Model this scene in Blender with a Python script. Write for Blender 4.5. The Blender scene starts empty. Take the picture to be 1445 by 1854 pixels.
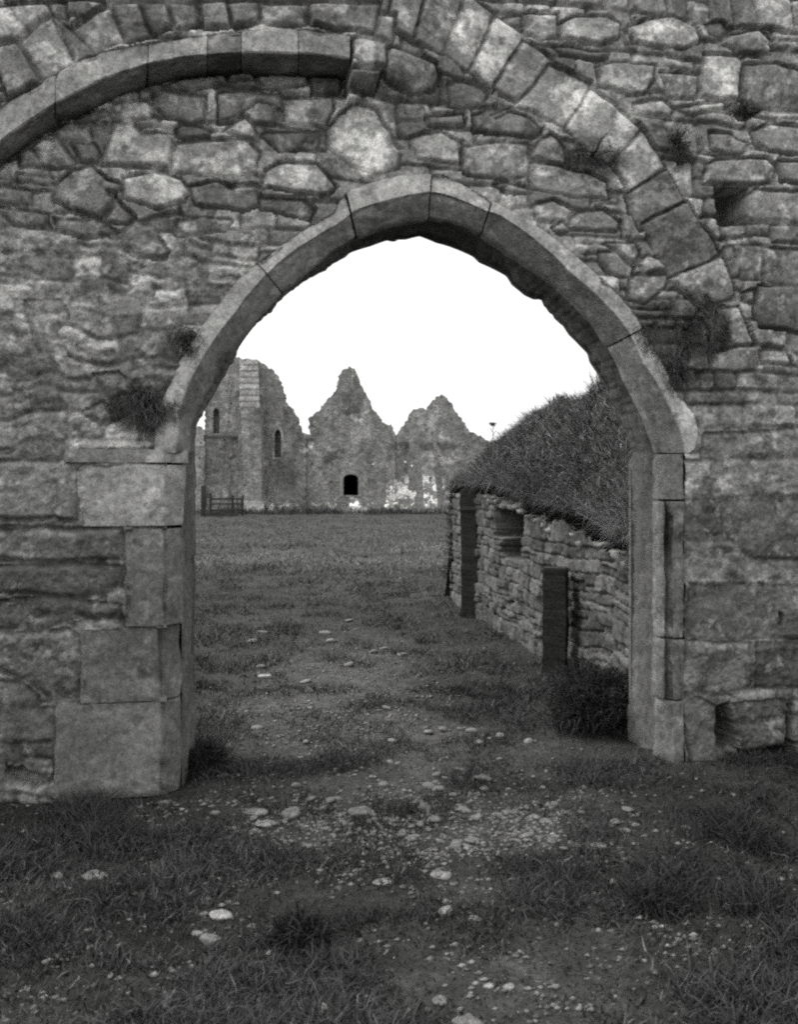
import bpy, bmesh, math, random
import numpy as np
from mathutils import Vector, noise as mnoise
from mathutils.geometry import tessellate_polygon

C = bpy.context.scene
COL = C.collection
rng = np.random.default_rng(11)
random.seed(11)

# ------------------------------------------------------------------ camera, sky, sun, exposure
F, U0, V0 = 1700.0, 722.5, 870.0         # focal length and principal point in photo pixels
D, EYE = 4.97, 1.6                       # metres from the arch wall, eye height
TH = math.radians(10.4)                  # camera turned a little to the right of the wall's normal
CAM = np.array([0.0, -D, EYE])
DV = np.array([math.sin(TH), math.cos(TH), 0.0])
RV = np.array([math.cos(TH), -math.sin(TH), 0.0])
UP = np.array([0.0, 0.0, 1.0])
cd = bpy.data.cameras.new('camera'); cam = bpy.data.objects.new('camera', cd); COL.objects.link(cam)
cam.location = CAM; cam.rotation_euler = (math.pi/2, 0, -TH)
cd.sensor_fit = 'HORIZONTAL'; cd.sensor_width = 36.0; cd.lens = 36.0*F/1445.0
cd.shift_y = -(927.0-V0)/1445.0
cd.clip_start = 0.1; cd.clip_end = 3000
cd.dof.use_dof = True; cd.dof.focus_distance = 7.5; cd.dof.aperture_fstop = 6.3
C.camera = cam

W = bpy.data.worlds.new('World'); C.world = W; W.use_nodes = True
nt = W.node_tree; nt.nodes.clear()
wo = nt.nodes.new('ShaderNodeOutputWorld'); bg = nt.nodes.new('ShaderNodeBackground')
sky = nt.nodes.new('ShaderNodeTexSky'); sky.sky_type = 'NISHITA'; sky.sun_disc = False
SUN_EL, SUN_AZ = math.radians(58), math.radians(-75)      # azimuth from +Y towards +X: high, beyond the arch, left
sky.sun_elevation = SUN_EL; sky.sun_rotation = SUN_AZ
sky.dust_density = 4.0; sky.air_density = 1.0
bw = nt.nodes.new('ShaderNodeRGBToBW')                    # black and white film: grey sky
mx = nt.nodes.new('ShaderNodeMath'); mx.operation = 'MAXIMUM'; mx.inputs[1].default_value = 3.4   # even cloud cover never falls below this
nt.links.new(sky.outputs[0], bw.inputs[0]); nt.links.new(bw.outputs[0], mx.inputs[0]); nt.links.new(mx.outputs[0], bg.inputs[0])
bg.inputs[1].default_value = 0.15
nt.links.new(bg.outputs[0], wo.inputs[0])
sl = bpy.data.lights.new('sun', 'SUN'); so = bpy.data.objects.new('sun', sl); COL.objects.link(so)
sl.energy = 0.5; sl.angle = math.radians(30); sl.color = (1, 0.985, 0.95)
sd = Vector((math.sin(SUN_AZ)*math.cos(SUN_EL), math.cos(SUN_AZ)*math.cos(SUN_EL), math.sin(SUN_EL)))
so.rotation_euler = sd.to_track_quat('Z', 'Y').to_euler(); so.location = (-4, 6, 9)
C.view_settings.view_transform = 'Standard'; C.view_settings.look = 'None'
C.view_settings.exposure = 1.3; C.view_settings.gamma = 1.0
C.render.engine = 'CYCLES'
try:
    C.cycles.pixel_filter_type = 'BLACKMAN_HARRIS'; C.cycles.filter_width = 2.3
    C.cycles.use_denoising = False; C.cycles.max_bounces = 5; C.cycles.diffuse_bounces = 3
except Exception: pass

# ------------------------------------------------------------------ measuring helpers
def ray(u, v):
    u = np.asarray(u, float); v = np.asarray(v, float)
    return DV + RV*((u-U0)/F)[..., None] + UP*((V0-v)/F)[..., None]
def onY(u, v, Y=0.0):
    r = ray(u, v); t = (np.asarray(Y, float)+D)/r[..., 1]
    return CAM + r*t[..., None]
def depth(u, v, Z): return CAM + ray(u, v)*np.asarray(Z, float)[..., None]
def ground(u, v, z=0.0):
    r = ray(u, v); t = (z-EYE)/r[..., 2]
    return CAM + r*t[..., None]
def toPix(P):
    Q = P-CAM; z = Q@DV
    return U0+F*(Q@RV)/z, V0-F*Q[..., 2]/z, z
def XU(u, Y=0.0): return float(onY(u, V0, Y)[0])
def ZV(u, v, Y=0.0): return float(onY(u, v, Y)[2])

def sstep(a, b, x):
    t = np.clip((x-a)/(b-a), 0, 1); return t*t*(3-2*t)
_lat = {}
def vn(x, y, seed=0):
    if seed not in _lat: _lat[seed] = np.random.default_rng(900+seed).random((256, 256))
    L = _lat[seed]; x = np.asarray(x, float); y = np.asarray(y, float)
    xi = np.floor(x).astype(int); yi = np.floor(y).astype(int)
    fx = x-xi; fy = y-yi; fx = fx*fx*(3-2*fx); fy = fy*fy*(3-2*fy)
    a = L[xi & 255, yi & 255]; b = L[(xi+1) & 255, yi & 255]; c = L[xi & 255, (yi+1) & 255]; d = L[(xi+1) & 255, (yi+1) & 255]
    return (a*(1-fx)+b*fx)*(1-fy)+(c*(1-fx)+d*fx)*fy
def fbm(x, y, seed=0, o=4, g=0.5):
    s = 0; a = 1; t = 0
    for i in range(o):
        s = s+a*(vn(x*2**i+17.3*i, y*2**i-9.1*i, seed+i)-0.5); t += a; a *= g
    return 2*s/t

# ------------------------------------------------------------------ materials (black-and-white photograph: neutral greys, faintly warm)
def grey(v, a=1.0): return (v, v*0.995, v*0.955, a)
def stone_mat(name, base, var=0.35, scale=6.0, bump=0.5, bump_scale=60.0, lichen=0.5, lich_scale=9.0, attr=True, dist=0.006):
    m = bpy.data.materials.new(name); m.use_nodes = True; n = m.node_tree.nodes; l = m.node_tree.links
    p = n['Principled BSDF']; p.inputs['Roughness'].default_value = 0.92
    p.inputs['Specular IOR Level'].default_value = 0.2
    tc = n.new('ShaderNodeTexCoord')
    def nz(s, d, r=0.6):
        t = n.new('ShaderNodeTexNoise'); t.inputs['Scale'].default_value = s; t.inputs['Detail'].default_value = d
        t.inputs['Roughness'].default_value = r; l.new(tc.outputs['Object'], t.inputs['Vector']); return t
    def math_(op, a, b):
        t = n.new('ShaderNodeMath'); t.operation = op
        for i, q in enumerate((a, b)):
            if isinstance(q, (int, float)): t.inputs[i].default_value = q
            else: l.new(q, t.inputs[i])
        return t.outputs[0]
    def mr(src, a, b, c, d):
        t = n.new('ShaderNodeMapRange'); l.new(src, t.inputs[0])
        for i, q in enumerate((a, b, c, d)): t.inputs[i+1].default_value = q
        return t.outputs[0]
    n5 = nz(scale*20, 4, 0.75); n1 = nz(scale, 8, 0.65); n2 = nz(bump_scale, 6, 0.6); n3 = nz(lich_scale, 6, 0.7); n4 = nz(scale*5, 5, 0.7)
    v = mr(n1.outputs[0], 0.25, 0.75, base*(1-var), base*(1+var))
    v = math_('MULTIPLY', v, mr(n4.outputs[0], 0.32, 0.68, 0.62, 1.38)); v = math_('MULTIPLY', v, mr(n5.outputs[0], 0.33, 0.67, 0.72, 1.28))
    if attr:
        at = n.new('ShaderNodeAttribute'); at.attribute_name = 'tone'; v = math_('MULTIPLY', v, at.outputs['Fac'])
    v = math_('ADD', v, math_('MULTIPLY', mr(n3.outputs[0], 0.57, 0.66, 0.0, 1.0), base*lichen))
    cb = n.new('ShaderNodeCombineColor'); l.new(v, cb.inputs[0]); l.new(math_('MULTIPLY', v, 0.995), cb.inputs[1]); l.new(math_('MULTIPLY', v, 0.955), cb.inputs[2])
    l.new(cb.outputs[0], p.inputs['Base Color'])
    bp = n.new('ShaderNodeBump'); bp.inputs['Strength'].default_value = bump; bp.inputs['Distance'].default_value = dist
    l.new(math_('ADD', n2.outputs[0], math_('MULTIPLY', n4.outputs[0], 1.5)), bp.inputs['Height']); l.new(bp.outputs[0], p.inputs['Normal'])
    return m
def plain(name, v, rough=0.95):
    m = bpy.data.materials.new(name); m.use_nodes = True; n = m.node_tree.nodes; l = m.node_tree.links
    p = n['Principled BSDF']; p.inputs['Roughness'].default_value = rough; p.inputs['Specular IOR Level'].default_value = 0.15
    t = n.new('ShaderNodeTexNoise'); t.inputs['Scale'].default_value = 4.0; t.inputs['Detail'].default_value = 5
    tc = n.new('ShaderNodeTexCoord'); l.new(tc.outputs['Object'], t.inputs['Vector'])
    r = n.new('ShaderNodeValToRGB'); r.color_ramp.elements[0].position = 0.3; r.color_ramp.elements[1].position = 0.7
    r.color_ramp.elements[0].color = grey(v*0.65); r.color_ramp.elements[1].color = grey(v*1.35)
    l.new(t.outputs[0], r.inputs[0]); l.new(r.outputs[0], p.inputs['Base Color'])
    return m
def blade_mat(name, v):
    m = bpy.data.materials.new(name); m.use_nodes = True; n = m.node_tree.nodes; l = m.node_tree.links
    p = n['Principled BSDF']; p.inputs['Roughness'].default_value = 0.85; p.inputs['Specular IOR Level'].default_value = 0.1
    at = n.new('ShaderNodeAttribute'); at.attribute_name = 'tone'
    x = n.new('ShaderNodeMath'); x.operation = 'MULTIPLY'; x.inputs[1].default_value = v; l.new(at.outputs['Fac'], x.inputs[0])
    cb = n.new('ShaderNodeCombineColor')
    for i in range(3): l.new(x.outputs[0], cb.inputs[i])
    l.new(cb.outputs[0], p.inputs['Base Color'])
    return m
M_RUB = stone_mat('rubble_stone', 0.29, lichen=0.7)
M_ASH = stone_mat('dressed_stone', 0.27, var=0.3, bump=0.4, lichen=0.45, lich_scale=7)
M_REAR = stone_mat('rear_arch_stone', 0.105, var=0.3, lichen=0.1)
M_FIELD = stone_mat('field_wall_stone', 0.075, scale=5, lichen=0.6)
M_POST = stone_mat('dark_post_stone', 0.03, var=0.3, lichen=0.15, attr=False)
M_FAR = stone_mat('far_ruin_stone', 0.235, var=0.3, scale=0.7, bump=0.9, bump_scale=5, lichen=1.1, lich_scale=1.1, dist=0.12)
M_FARL = stone_mat('far_pale_stone', 0.24, var=0.5, scale=1.2, bump=0.7, bump_scale=5, lichen=1.0, lich_scale=2.0, attr=False, dist=0.08)
M_ROCK = stone_mat('loose_stone', 0.19, var=0.3, scale=12, lichen=0.5, lich_scale=25)
M_SOIL = stone_mat('turf_soil', 0.037, var=0.45, scale=1.6, bump=0.9, bump_scale=45, lichen=0.35, lich_scale=14, dist=0.02)
M_GRASS = blade_mat('grass_blades', 0.060)
M_PLANT = blade_mat('wall_plant_leaves', 0.05)
M_WOOD = plain('weathered_timber', 0.04)
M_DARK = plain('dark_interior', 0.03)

# ------------------------------------------------------------------ mesh helpers
def tag(o, label=None, cat=None, group=None, kind=None):
    if label: o['label'] = label
    if cat: o['category'] = cat
    if group: o['group'] = group
    if kind: o['kind'] = kind
    return o
def mk(name, V, Fs, mat, parent=None, tone=None, smooth=True):
    me = bpy.data.meshes.new(name)
    V = np.asarray(V, dtype=np.float32)
    if isinstance(Fs, np.ndarray):
        k = Fs.shape[1]; me.vertices.add(len(V)); me.vertices.foreach_set('co', V.ravel())
        me.loops.add(Fs.size); me.loops.foreach_set('vertex_index', Fs.ravel().astype(np.int32))
        me.polygons.add(len(Fs)); me.polygons.foreach_set('loop_start', np.arange(len(Fs), dtype=np.int32)*k)
        me.polygons.foreach_set('loop_total', np.full(len(Fs), k, dtype=np.int32)); me.update(calc_edges=True)
    else:
        me.from_pydata([tuple(p) for p in V], [], Fs); me.update()
    if tone is not None:
        a = me.attributes.new('tone', 'FLOAT', 'POINT'); a.data.foreach_set('value', np.asarray(tone, dtype=np.float32))
    if smooth: me.polygons.foreach_set('use_smooth', np.ones(len(me.polygons), dtype=bool))
    me.materials.append(mat)
    o = bpy.data.objects.new(name, me); COL.objects.link(o)
    if parent: o.parent = parent
    return o
def empty(name, loc=(0, 0, 0)):
    o = bpy.data.objects.new(name, None); COL.objects.link(o); o.location = loc; o.empty_display_size = 0.2; return o
def loc_of(o): return np.array(o.location)
def gridfaces(nu, nv, keep=None):
    i = np.arange(nu*nv).reshape(nu, nv)
    f = np.stack([i[:-1, :-1], i[1:, :-1], i[1:, 1:], i[:-1, 1:]], -1)
    if keep is not None: f = f[keep]
    return f.reshape(-1, 4)
def compact(V, Fs, T=None):
    used = np.unique(Fs); m = np.full(len(V), -1); m[used] = np.arange(len(used))
    return V[used], m[Fs], (None if T is None else T[used])
def sdpoly(X, Z, P):
    """signed distance to polygon P, positive inside"""
    P = np.asarray(P, float); d = np.full(X.shape, 1e9); ins = np.zeros(X.shape, bool)
    for a, b in zip(P, np.roll(P, -1, 0)):
        e = b-a; L = e@e+1e-12
        t = np.clip(((X-a[0])*e[0]+(Z-a[1])*e[1])/L, 0, 1)
        d = np.minimum(d, (X-a[0]-t*e[0])**2+(Z-a[1]-t*e[1])**2)
        c = ((a[1] > Z) != (b[1] > Z))
        if abs(e[1]) > 1e-12: ins ^= c & (X < e[0]*(Z-a[1])/e[1]+a[0])
    d = np.sqrt(d); return np.where(ins, d, -d)

def coursed(wx, wz, cw, rh, seed):
    """roughly squared stones in uneven courses: joint distance, id, centre"""
    R = np.random.default_rng(seed+500); K = 256
    zb = np.arange(-8, K-8)*rh+(R.random(K)-.5)*rh*.75
    zz = wz+.10*rh*np.sin(wx*2.1+seed)+.22*rh*fbm(wx*1.1, wz*.6, seed+57, 2)
    k = np.clip(np.searchsorted(zb, zz)-1, 0, K-2); z0 = zb[k]; z1 = zb[k+1]
    wid = cw*(.45+1.1*R.random((K, 200))); xb = np.cumsum(wid, 1); xb = xb-(xb[:, 99:100]+cw*R.random((K, 1)))
    c = np.zeros(wx.shape, int); x0 = np.zeros(wx.shape); x1 = x0.copy()
    xs = wx+.25*(zz-z0)*(R.random(K)[k]-.5)
    for q in np.unique(k):
        m = k == q; i = np.clip(np.searchsorted(xb[q], xs[m])-1, 0, 198); c[m] = i; x0[m] = xb[q][i]; x1[m] = xb[q][i+1]
    rr = R.random((K, 200))[k, c]; zm = z0+(z1-z0)*(.35+.3*R.random((K, 200))[k, c]); split = (rr < .28) & (z1-z0 > .75*rh); hi = zz > zm
    za = np.where(split & hi, zm, z0); zb2 = np.where(split & ~hi, zm, z1)
    xm = x0+(x1-x0)*(.4+.2*R.random((K, 200))[k, c]); sp2 = (rr > .84) & (x1-x0 > .9*cw); rt = xs > xm
    xa = np.where(sp2 & rt, xm, x0); xb2 = np.where(sp2 & ~rt, xm, x1)
    dx = np.minimum(xs-xa, xb2-xs); dz = np.minimum(zz-za, zb2-zz); rad = .22*rh
    dj = np.where((dx < rad) & (dz < rad), rad-np.hypot(rad-dx, rad-dz), np.minimum(dx, dz))-.003
    return dj, (k*200+c)*4 % 60000+(split & hi)*1+(sp2 & rt)*2, .5*(xa+xb2), .5*(za+zb2)
def masonry(X, Z, polys, cw=0.24, rh=0.115, seed=0, jit=0.42):
    """joint-distance field, stone id, from jittered courses with traced stones laid over"""
    wx = X+0.012*fbm(X*9, Z*9, seed+40, 3)+0.03*fbm(X*2.2, Z*2.2, seed+44, 2); wz = Z+0.010*fbm(X*9+5, Z*9+8, seed+50, 3)+0.03*fbm(X*1.7+3, Z*1.7+8, seed+54, 2)
    ww = 0.0 if seed != 1 else .075*sstep(1.1, -.2, X)*sstep(3.6, 3.0, Z)
    dj, idd, cx, cz = coursed(wx+ww*fbm(X*3.4, Z*3.4, 401, 3), wz+ww*fbm(X*3.4+9, Z*3.4, 405, 3), cw, rh, seed)
    xmin, zmin = X.min(), Z.min()
    for k, P in enumerate(polys):
        P = np.asarray(P); pad = 0.04
        b = (wx > P[:, 0].min()-pad) & (wx < P[:, 0].max()+pad) & (wz > P[:, 1].min()-pad) & (wz < P[:, 1].max()+pad)
        if not b.any(): continue
        I = np.nonzero(b); d = sdpoly(wx[I], wz[I], P)
        # slightly shrink corners for a rounder stone
        s = d > -0.013
        I = (I[0][s], I[1][s]); dj[I] = d[s]-0.002; idd[I] = 70000+k; c = P.mean(0); cx[I] = c[0]; cz[I] = c[1]
    return dj, idd, cx, cz
def idrand(idd, seed, n=80000):
    return np.random.default_rng(seed).random(n)[idd % n]

# ------------------------------------------------------------------ THE ARCHED WALL
def pp(s, ox=0, oy=0, k=2.0):
    a = np.array([float(t) for t in s.replace(',', ' ').split()]).reshape(-1, 2); return a/k+np.array([ox, oy])
T1 = """60 560 100 540 130 560 150 600 70 600|125 530 160 505 215 510 275 580 260 600 160 605|265 515 340 510 360 545 350 575 300 575
210 470 320 460 325 495 220 500|275 440 300 415 370 395 385 410 340 430|400 370 520 370 535 400 530 435 470 440 420 420 385 385
590 315 660 290 820 270 830 310 700 330 640 335|540 360 580 335 745 350 745 440 690 455 600 435 555 400
400 440 455 450 490 490 620 490 615 610 500 600 375 585 380 530|640 525 830 515 900 505 950 560 935 600 880 645 625 625 625 560
630 475 650 460 735 465 770 485 765 500 680 510 640 500|835 278 935 262 930 300 838 306|942 265 1115 270 1110 310 990 325 942 305
1125 285 1235 285 1240 310 1225 345 1130 350|790 350 880 340 1020 345 1020 385 940 370 890 410 870 440 800 455
1030 365 1200 360 1205 400 1170 465 1040 450|900 430 930 470 950 510 880 500 820 480|960 490 1180 480 1180 550 1010 550
1190 470 1230 420 1290 395 1360 405 1420 470 1445 540 1440 610 1370 625 1270 600 1195 540
970 620 1010 595 1140 600 1210 680 1180 715 1060 700 960 680|690 680 800 660 860 690 950 710 955 745 900 765 780 750 720 740
440 640 560 625 660 655 685 700 670 730 560 745 440 705|190 680 270 610 330 590 380 640 430 660 400 720 350 775 250 745 190 720
60 630 190 640 180 665 60 655|120 700 180 690 185 740 120 740|40 680 112 690 110 740 40 735|955 722 1090 725 1140 760 1120 790 960 760
380 770 420 720 480 780 450 800 380 790|440 830 480 790 550 810 600 910 590 930 480 910 440 880|640 800 760 790 850 800 820 840 700 850 640 850
1265 215 1300 205 1385 215 1385 290 1300 300 1260 270|1255 310 1365 310 1345 365 1250 350|1394 236 1470 244 1570 260 1580 300 1560 344 1490 356 1384 330
1310 140 1370 150 1400 190 1300 200|200 790 330 790 420 830 300 850 210 830|40 760 170 770 180 820 50 820
860 680 940 680 940 695 870 692"""
T2 = """170 330 200 300 260 305 325 320 320 360 270 380 190 380|45 500 90 480 160 465 220 500 225 590 70 570 45 530
275 410 330 395 390 400 470 440 510 480 490 510 350 480 280 460|245 520 350 510 465 535 465 630 400 650 260 635 240 600
105 420 240 400 245 440 110 450|500 530 540 500 590 540 600 600 540 600 478 575|475 595 560 600 680 630 750 660 760 720 640 710 490 680 475 640
355 670 400 660 470 680 480 695 400 695|500 740 560 725 620 760 600 800 500 790|620 790 640 770 740 760 800 800 790 830 620 830
460 50 580 55 580 140 510 145 465 120|590 90 640 65 760 70 810 100 800 150 740 170 600 145|385 65 450 55 450 95 400 90
840 110 900 85 1000 75 1070 110 1080 160 1030 190 940 190 860 165|1110 90 1170 80 1190 110 1150 140 1110 125
1150 160 1200 125 1290 115 1335 150 1335 195 1230 195|1095 205 1220 205 1238 230 1235 375 1170 370 1090 360
1250 235 1380 235 1430 280 1425 380 1340 390 1245 370|570 175 640 175 770 200 760 220 600 205|720 250 780 235 930 250 930 300 900 350 830 355 730 310
950 280 1080 280 1080 360 980 360|850 385 960 370 1000 400 990 420 860 415|1015 395 1170 375 1200 395 1060 420|1300 400 1440 400 1445 425 1320 415
1290 480 1350 445 1440 460 1445 560 1340 550 1290 520|1120 600 1160 575 1330 575 1360 610 1350 660 1260 670 1110 665
1370 580 1445 580 1440 660 1380 655|1255 720 1290 690 1440 690 1440 800 1260 800 1250 760|1165 825 1340 815 1340 850 1170 875
1350 820 1430 810 1445 870 1350 875|1230 900 1315 895 1315 1024 1230 1020|1330 900 1436 896 1436 1020 1330 1024|1180 905 1220 900 1220 950 1185 950
0 195 60 200 75 240 0 240|345 410 420 395 420 400 360 420|1200 480 1270 520 1240 560 1130 540 1130 480
1460 100 1600 100 1600 220 1460 220"""
T4 = """1240 270 1280 262 1280 310 1255 300
1290 250 1425 230 1425 400 1300 400 1285 340|1300 480 1400 470 1420 520 1310 520|720 110 790 110 850 160 840 200 750 180 720 140
870 150 900 120 960 150 960 180 890 180|830 220 860 190 965 200 960 240 880 300 820 280|740 80 850 70 870 110 850 140 770 95
1110 770 1445 750 1445 850 1100 850|560 20 590 0 620 30 590 45"""
T6 = """940 62 1136 66 1136 200 940 200|1145 66 1445 62 1445 204 1145 204|1040 214 1150 213 1160 330 1090 350 1040 345|1168 216 1445 218 1445 420 1290 430 1200 350
1045 362 1200 360 1280 435 1445 430 1445 510 1045 505|1045 516 1445 520 1445 705 1045 702|1045 722 1270 725 1275 880 1190 905 1045 908|1300 724 1445 730 1445 880 1300 880
1195 940 1390 930 1400 980 1200 1005|1215 1018 1400 1000 1400 1095 1250 1120|1045 920 1110 930 1180 965 1150 1100 1200 1130 1260 1180 1045 1200
1405 990 1445 985 1445 1090 1410 1090|1290 1150 1420 1110 1445 1200 1300 1210"""
T3 = """300 700 370 665 440 710 370 740|90 300 220 290 250 350 200 400 240 480 120 440|30 500 100 500 130 570 60 580|340 560 430 550 480 620 400 650
250 790 590 812 590 835 250 845|480 190 540 190 550 260 470 250"""
T5 = """30 90 262 84 264 290 30 290|30 335 210 325 440 325 440 430 230 440 30 430|30 455 200 450 440 460 400 560 200 560 30 540|30 580 220 570 430 590 430 640 300 630 180 672 30 670
20 690 180 692 250 684 285 710 275 930 180 930 80 850 20 790|20 960 190 962 190 1080 90 1088 20 1080|20 1092 70 1100 62 1165 20 1168|82 1152 180 1156 186 1206 110 1222 78 1200
20 860 70 870 130 940 20 945"""
TL = """40 170 60 150 145 285 45 360|70 140 190 60 278 228 160 285|200 62 262 116 334 170 340 205 284 226|270 110 400 30 440 150 340 188|410 20 510 15 545 140 450 158
520 15 622 15 632 112 556 132|632 15 722 15 735 102 642 108|742 15 832 15 840 105 750 107|842 15 942 15 945 90 900 105 850 100|952 15 1122 15 1110 100 960 90
1132 15 1380 15 1360 120 1200 112 1132 100|1392 50 1442 50 1430 150 1372 122|40 15 170 15 188 55 68 132 40 150|-60 150 30 180 35 370 -60 420
-100 0 30 0 30 140 -60 140|100 -120 380 -120 400 10 170 10|400 -120 620 -120 620 5 400 5|640 -130 940 -130 940 5 640 5|960 -130 1370 -130 1370 5 960 5"""
def P_(T, ox, oy, Y=0.0):
    out = []
    for s in T.replace('\n', '|').split('|'):
        if s.strip():
            a = pp(s, ox, oy); a[:, 0] += np.where(a[:, 0] > 1434, 20+70*rng.random(), 0)-np.where(a[:, 0] < 22, 15+50*rng.random(), 0); w = onY(a[:, 0], a[:, 1], Y); out.append(w[:, [0, 2]])
    return out
STEP = -0.21
plist = P_(T1, 0, 0)+P_(T2, 722, 0)+P_(T4, 722, 400)+P_(T6, 722, 800)+P_(T3, 0, 400)+P_(T5, 0, 800)
RJ = [(645, 76, 652, -30), (690, 84, 715, -30), (742, 98, 768, -20), (797, 112, 845, -5), (848, 132, 896, 26), (888, 162, 948, 66), (934, 196, 1004, 112), (1026, 245, 1070, 158), (1100, 302, 1162, 236), (1132, 353, 1212, 306), (1163, 411, 1247, 368), (1214, 506, 1306, 466), (1262, 566, 1338, 546), (1292, 640, 1368, 632)]
nV0 = len(plist)
for (a, b) in zip(RJ[:-1], RJ[1:]):                 # radial stones of the relieving arch, right half
    q = np.array([(a[0], a[1]), (a[2], a[3]), (b[2], b[3]), (b[0], b[1])], float); c = q.mean(0); q = c+(q-c)*.985+rng.normal(size=(4, 2))*4.5
    plist.append(onY(q[:, 0], q[:, 1], 0.0)[:, [0, 2]])
nL = len(plist); plist += P_(TL, 0, 0, STEP)

# arch curves as radius over angle round (745, 820), traced in photo pixels: extrados, face edge, chamfer edge, rear edge
PIV = np.array([745., 820.])
def curve(pts, smooth=0):
    a = np.array(pts, float); th = np.degrees(np.arctan2(PIV[1]-a[:, 1], a[:, 0]-PIV[0])); r = np.hypot(a[:, 0]-PIV[0], a[:, 1]-PIV[1])
    o = np.argsort(th); th, r = th[o], r[o]
    def f(t):
        if not smooth: return np.interp(t, th, r)
        return sum(np.interp(np.asarray(t)+k*smooth, th, r) for k in (-1, -.5, 0, .5, 1))/5
    return f
cE = curve([(262, 822), (284, 760), (300, 712), (350, 615), (395, 550), (450, 486), (475, 468), (500, 449), (560, 410), (604, 384), (622, 350), (680, 330), (740, 316), (782, 316), (797, 314), (845, 338), (890, 364), (960, 402), (1022, 446), (1082, 496), (1118, 530), (1147, 565), (1170, 610), (1196, 650), (1222, 705), (1258, 750), (1268, 785), (1258, 815), (1250, 822)])
cF = curve([(300, 822), (327, 745), (350, 682), (380, 630), (430, 565), (482, 500), (560, 438), (618, 404), (640, 386), (722, 361), (782, 350), (797, 352), (882, 385), (897, 388), (972, 440), (1032, 497), (1072, 530), (1137, 602), (1165, 660), (1192, 700), (1212, 740), (1232, 785), (1240, 822)], 1.0)
cC = curve([(330, 822), (345, 775), (375, 705), (415, 640), (460, 585), (507, 536), (560, 495), (645, 431), (690, 412), (730, 402), (782, 396), (830, 408), (872, 425), (922, 462), (994, 508), (1047, 556), (1107, 630), (1137, 692), (1172, 762), (1192, 822)], 1.0)
cR = curve([(352, 822), (356, 770), (386, 718), (400, 692), (425, 642), (465, 586), (505, 546), (545, 514), (590, 486), (626, 466), (634, 458), (672, 446), (700, 436), (735, 434), (760, 428), (790, 440), (812, 446), (857, 465), (868, 476), (917, 500), (927, 516), (950, 535), (967, 543), (980, 542), (988, 556), (1017, 586), (1030, 606), (1052, 628), (1064, 640), (1068, 656), (1097, 702), (1106, 722), (1122, 752), (1140, 800), (1150, 822)])
def at(cf, t, Y):
    t = np.asarray(t, float); r = cf(t); return onY(PIV[0]+r*np.cos(np.radians(t)), PIV[1]-r*np.sin(np.radians(t)), Y)

# upper-left relieving arch curves: v over u
rE = lambda u: np.interp(u, [-200, -60, 18, 75, 150, 205, 270, 340, 400, 480, 560, 642], [350, 245, 182, 150, 105, 90, 78, 68, 60, 54, 54, 66])
rF = lambda u: np.interp(u, [-200, -60, 18, 60, 100, 190, 270, 330, 400, 450, 500, 560, 642], [410, 305, 243, 215, 188, 142, 115, 104, 98, 96, 96, 98, 108])
rS = lambda u: np.interp(u, [-200, -60, 18, 60, 105, 180, 250, 290, 350, 410, 470, 560, 628, 642], [440, 338, 277, 246, 216, 189, 160, 146, 134, 129, 129, 134, 138, 139])

wall = empty('arched_stone_wall', (XU(745), 0.2, 0))
tag(wall, 'weathered rubble stone wall pierced by a pointed archway, filling the front of the picture', 'wall')
WL = loc_of(wall)

# springing / jamb outlines
zs = ZV(745, 822)
tt = np.linspace(0.0, 180.0, 181)
op_mid = [tuple(0.5*(at(cE, t, 0)+at(cF, t, 0))[[0, 2]]) for t in tt]        # where the rubble stops
op = [(XU(1240)+0.0, -1.0)]+[(XU(1240), zs)]+op_mid+[(XU(300), zs), (XU(300), -1.0)]
ring = [tuple(at(cE, t, 0)[[0, 2]]) for t in tt]+[tuple(at(cF, t, 0)[[0, 2]]) for t in tt[::-1]]
lblocks = [(118, 812, 838, 300, 334), (140, 840, 954, 300, 332), (226, 957, 1135, 300, 330), (145, 1138, 1274, 292, 327), (98, 1277, 1419, 292, 326)]
rec = [np.array(ring)]
for (ul, vt, vb, uf, uc) in lblocks:
    rec.append(np.array([(XU(ul), ZV(ul, vt)), (XU(uc), ZV(ul, vt)), (XU(uc), ZV(ul, vb)), (XU(ul), ZV(ul, vb))]))

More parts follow.
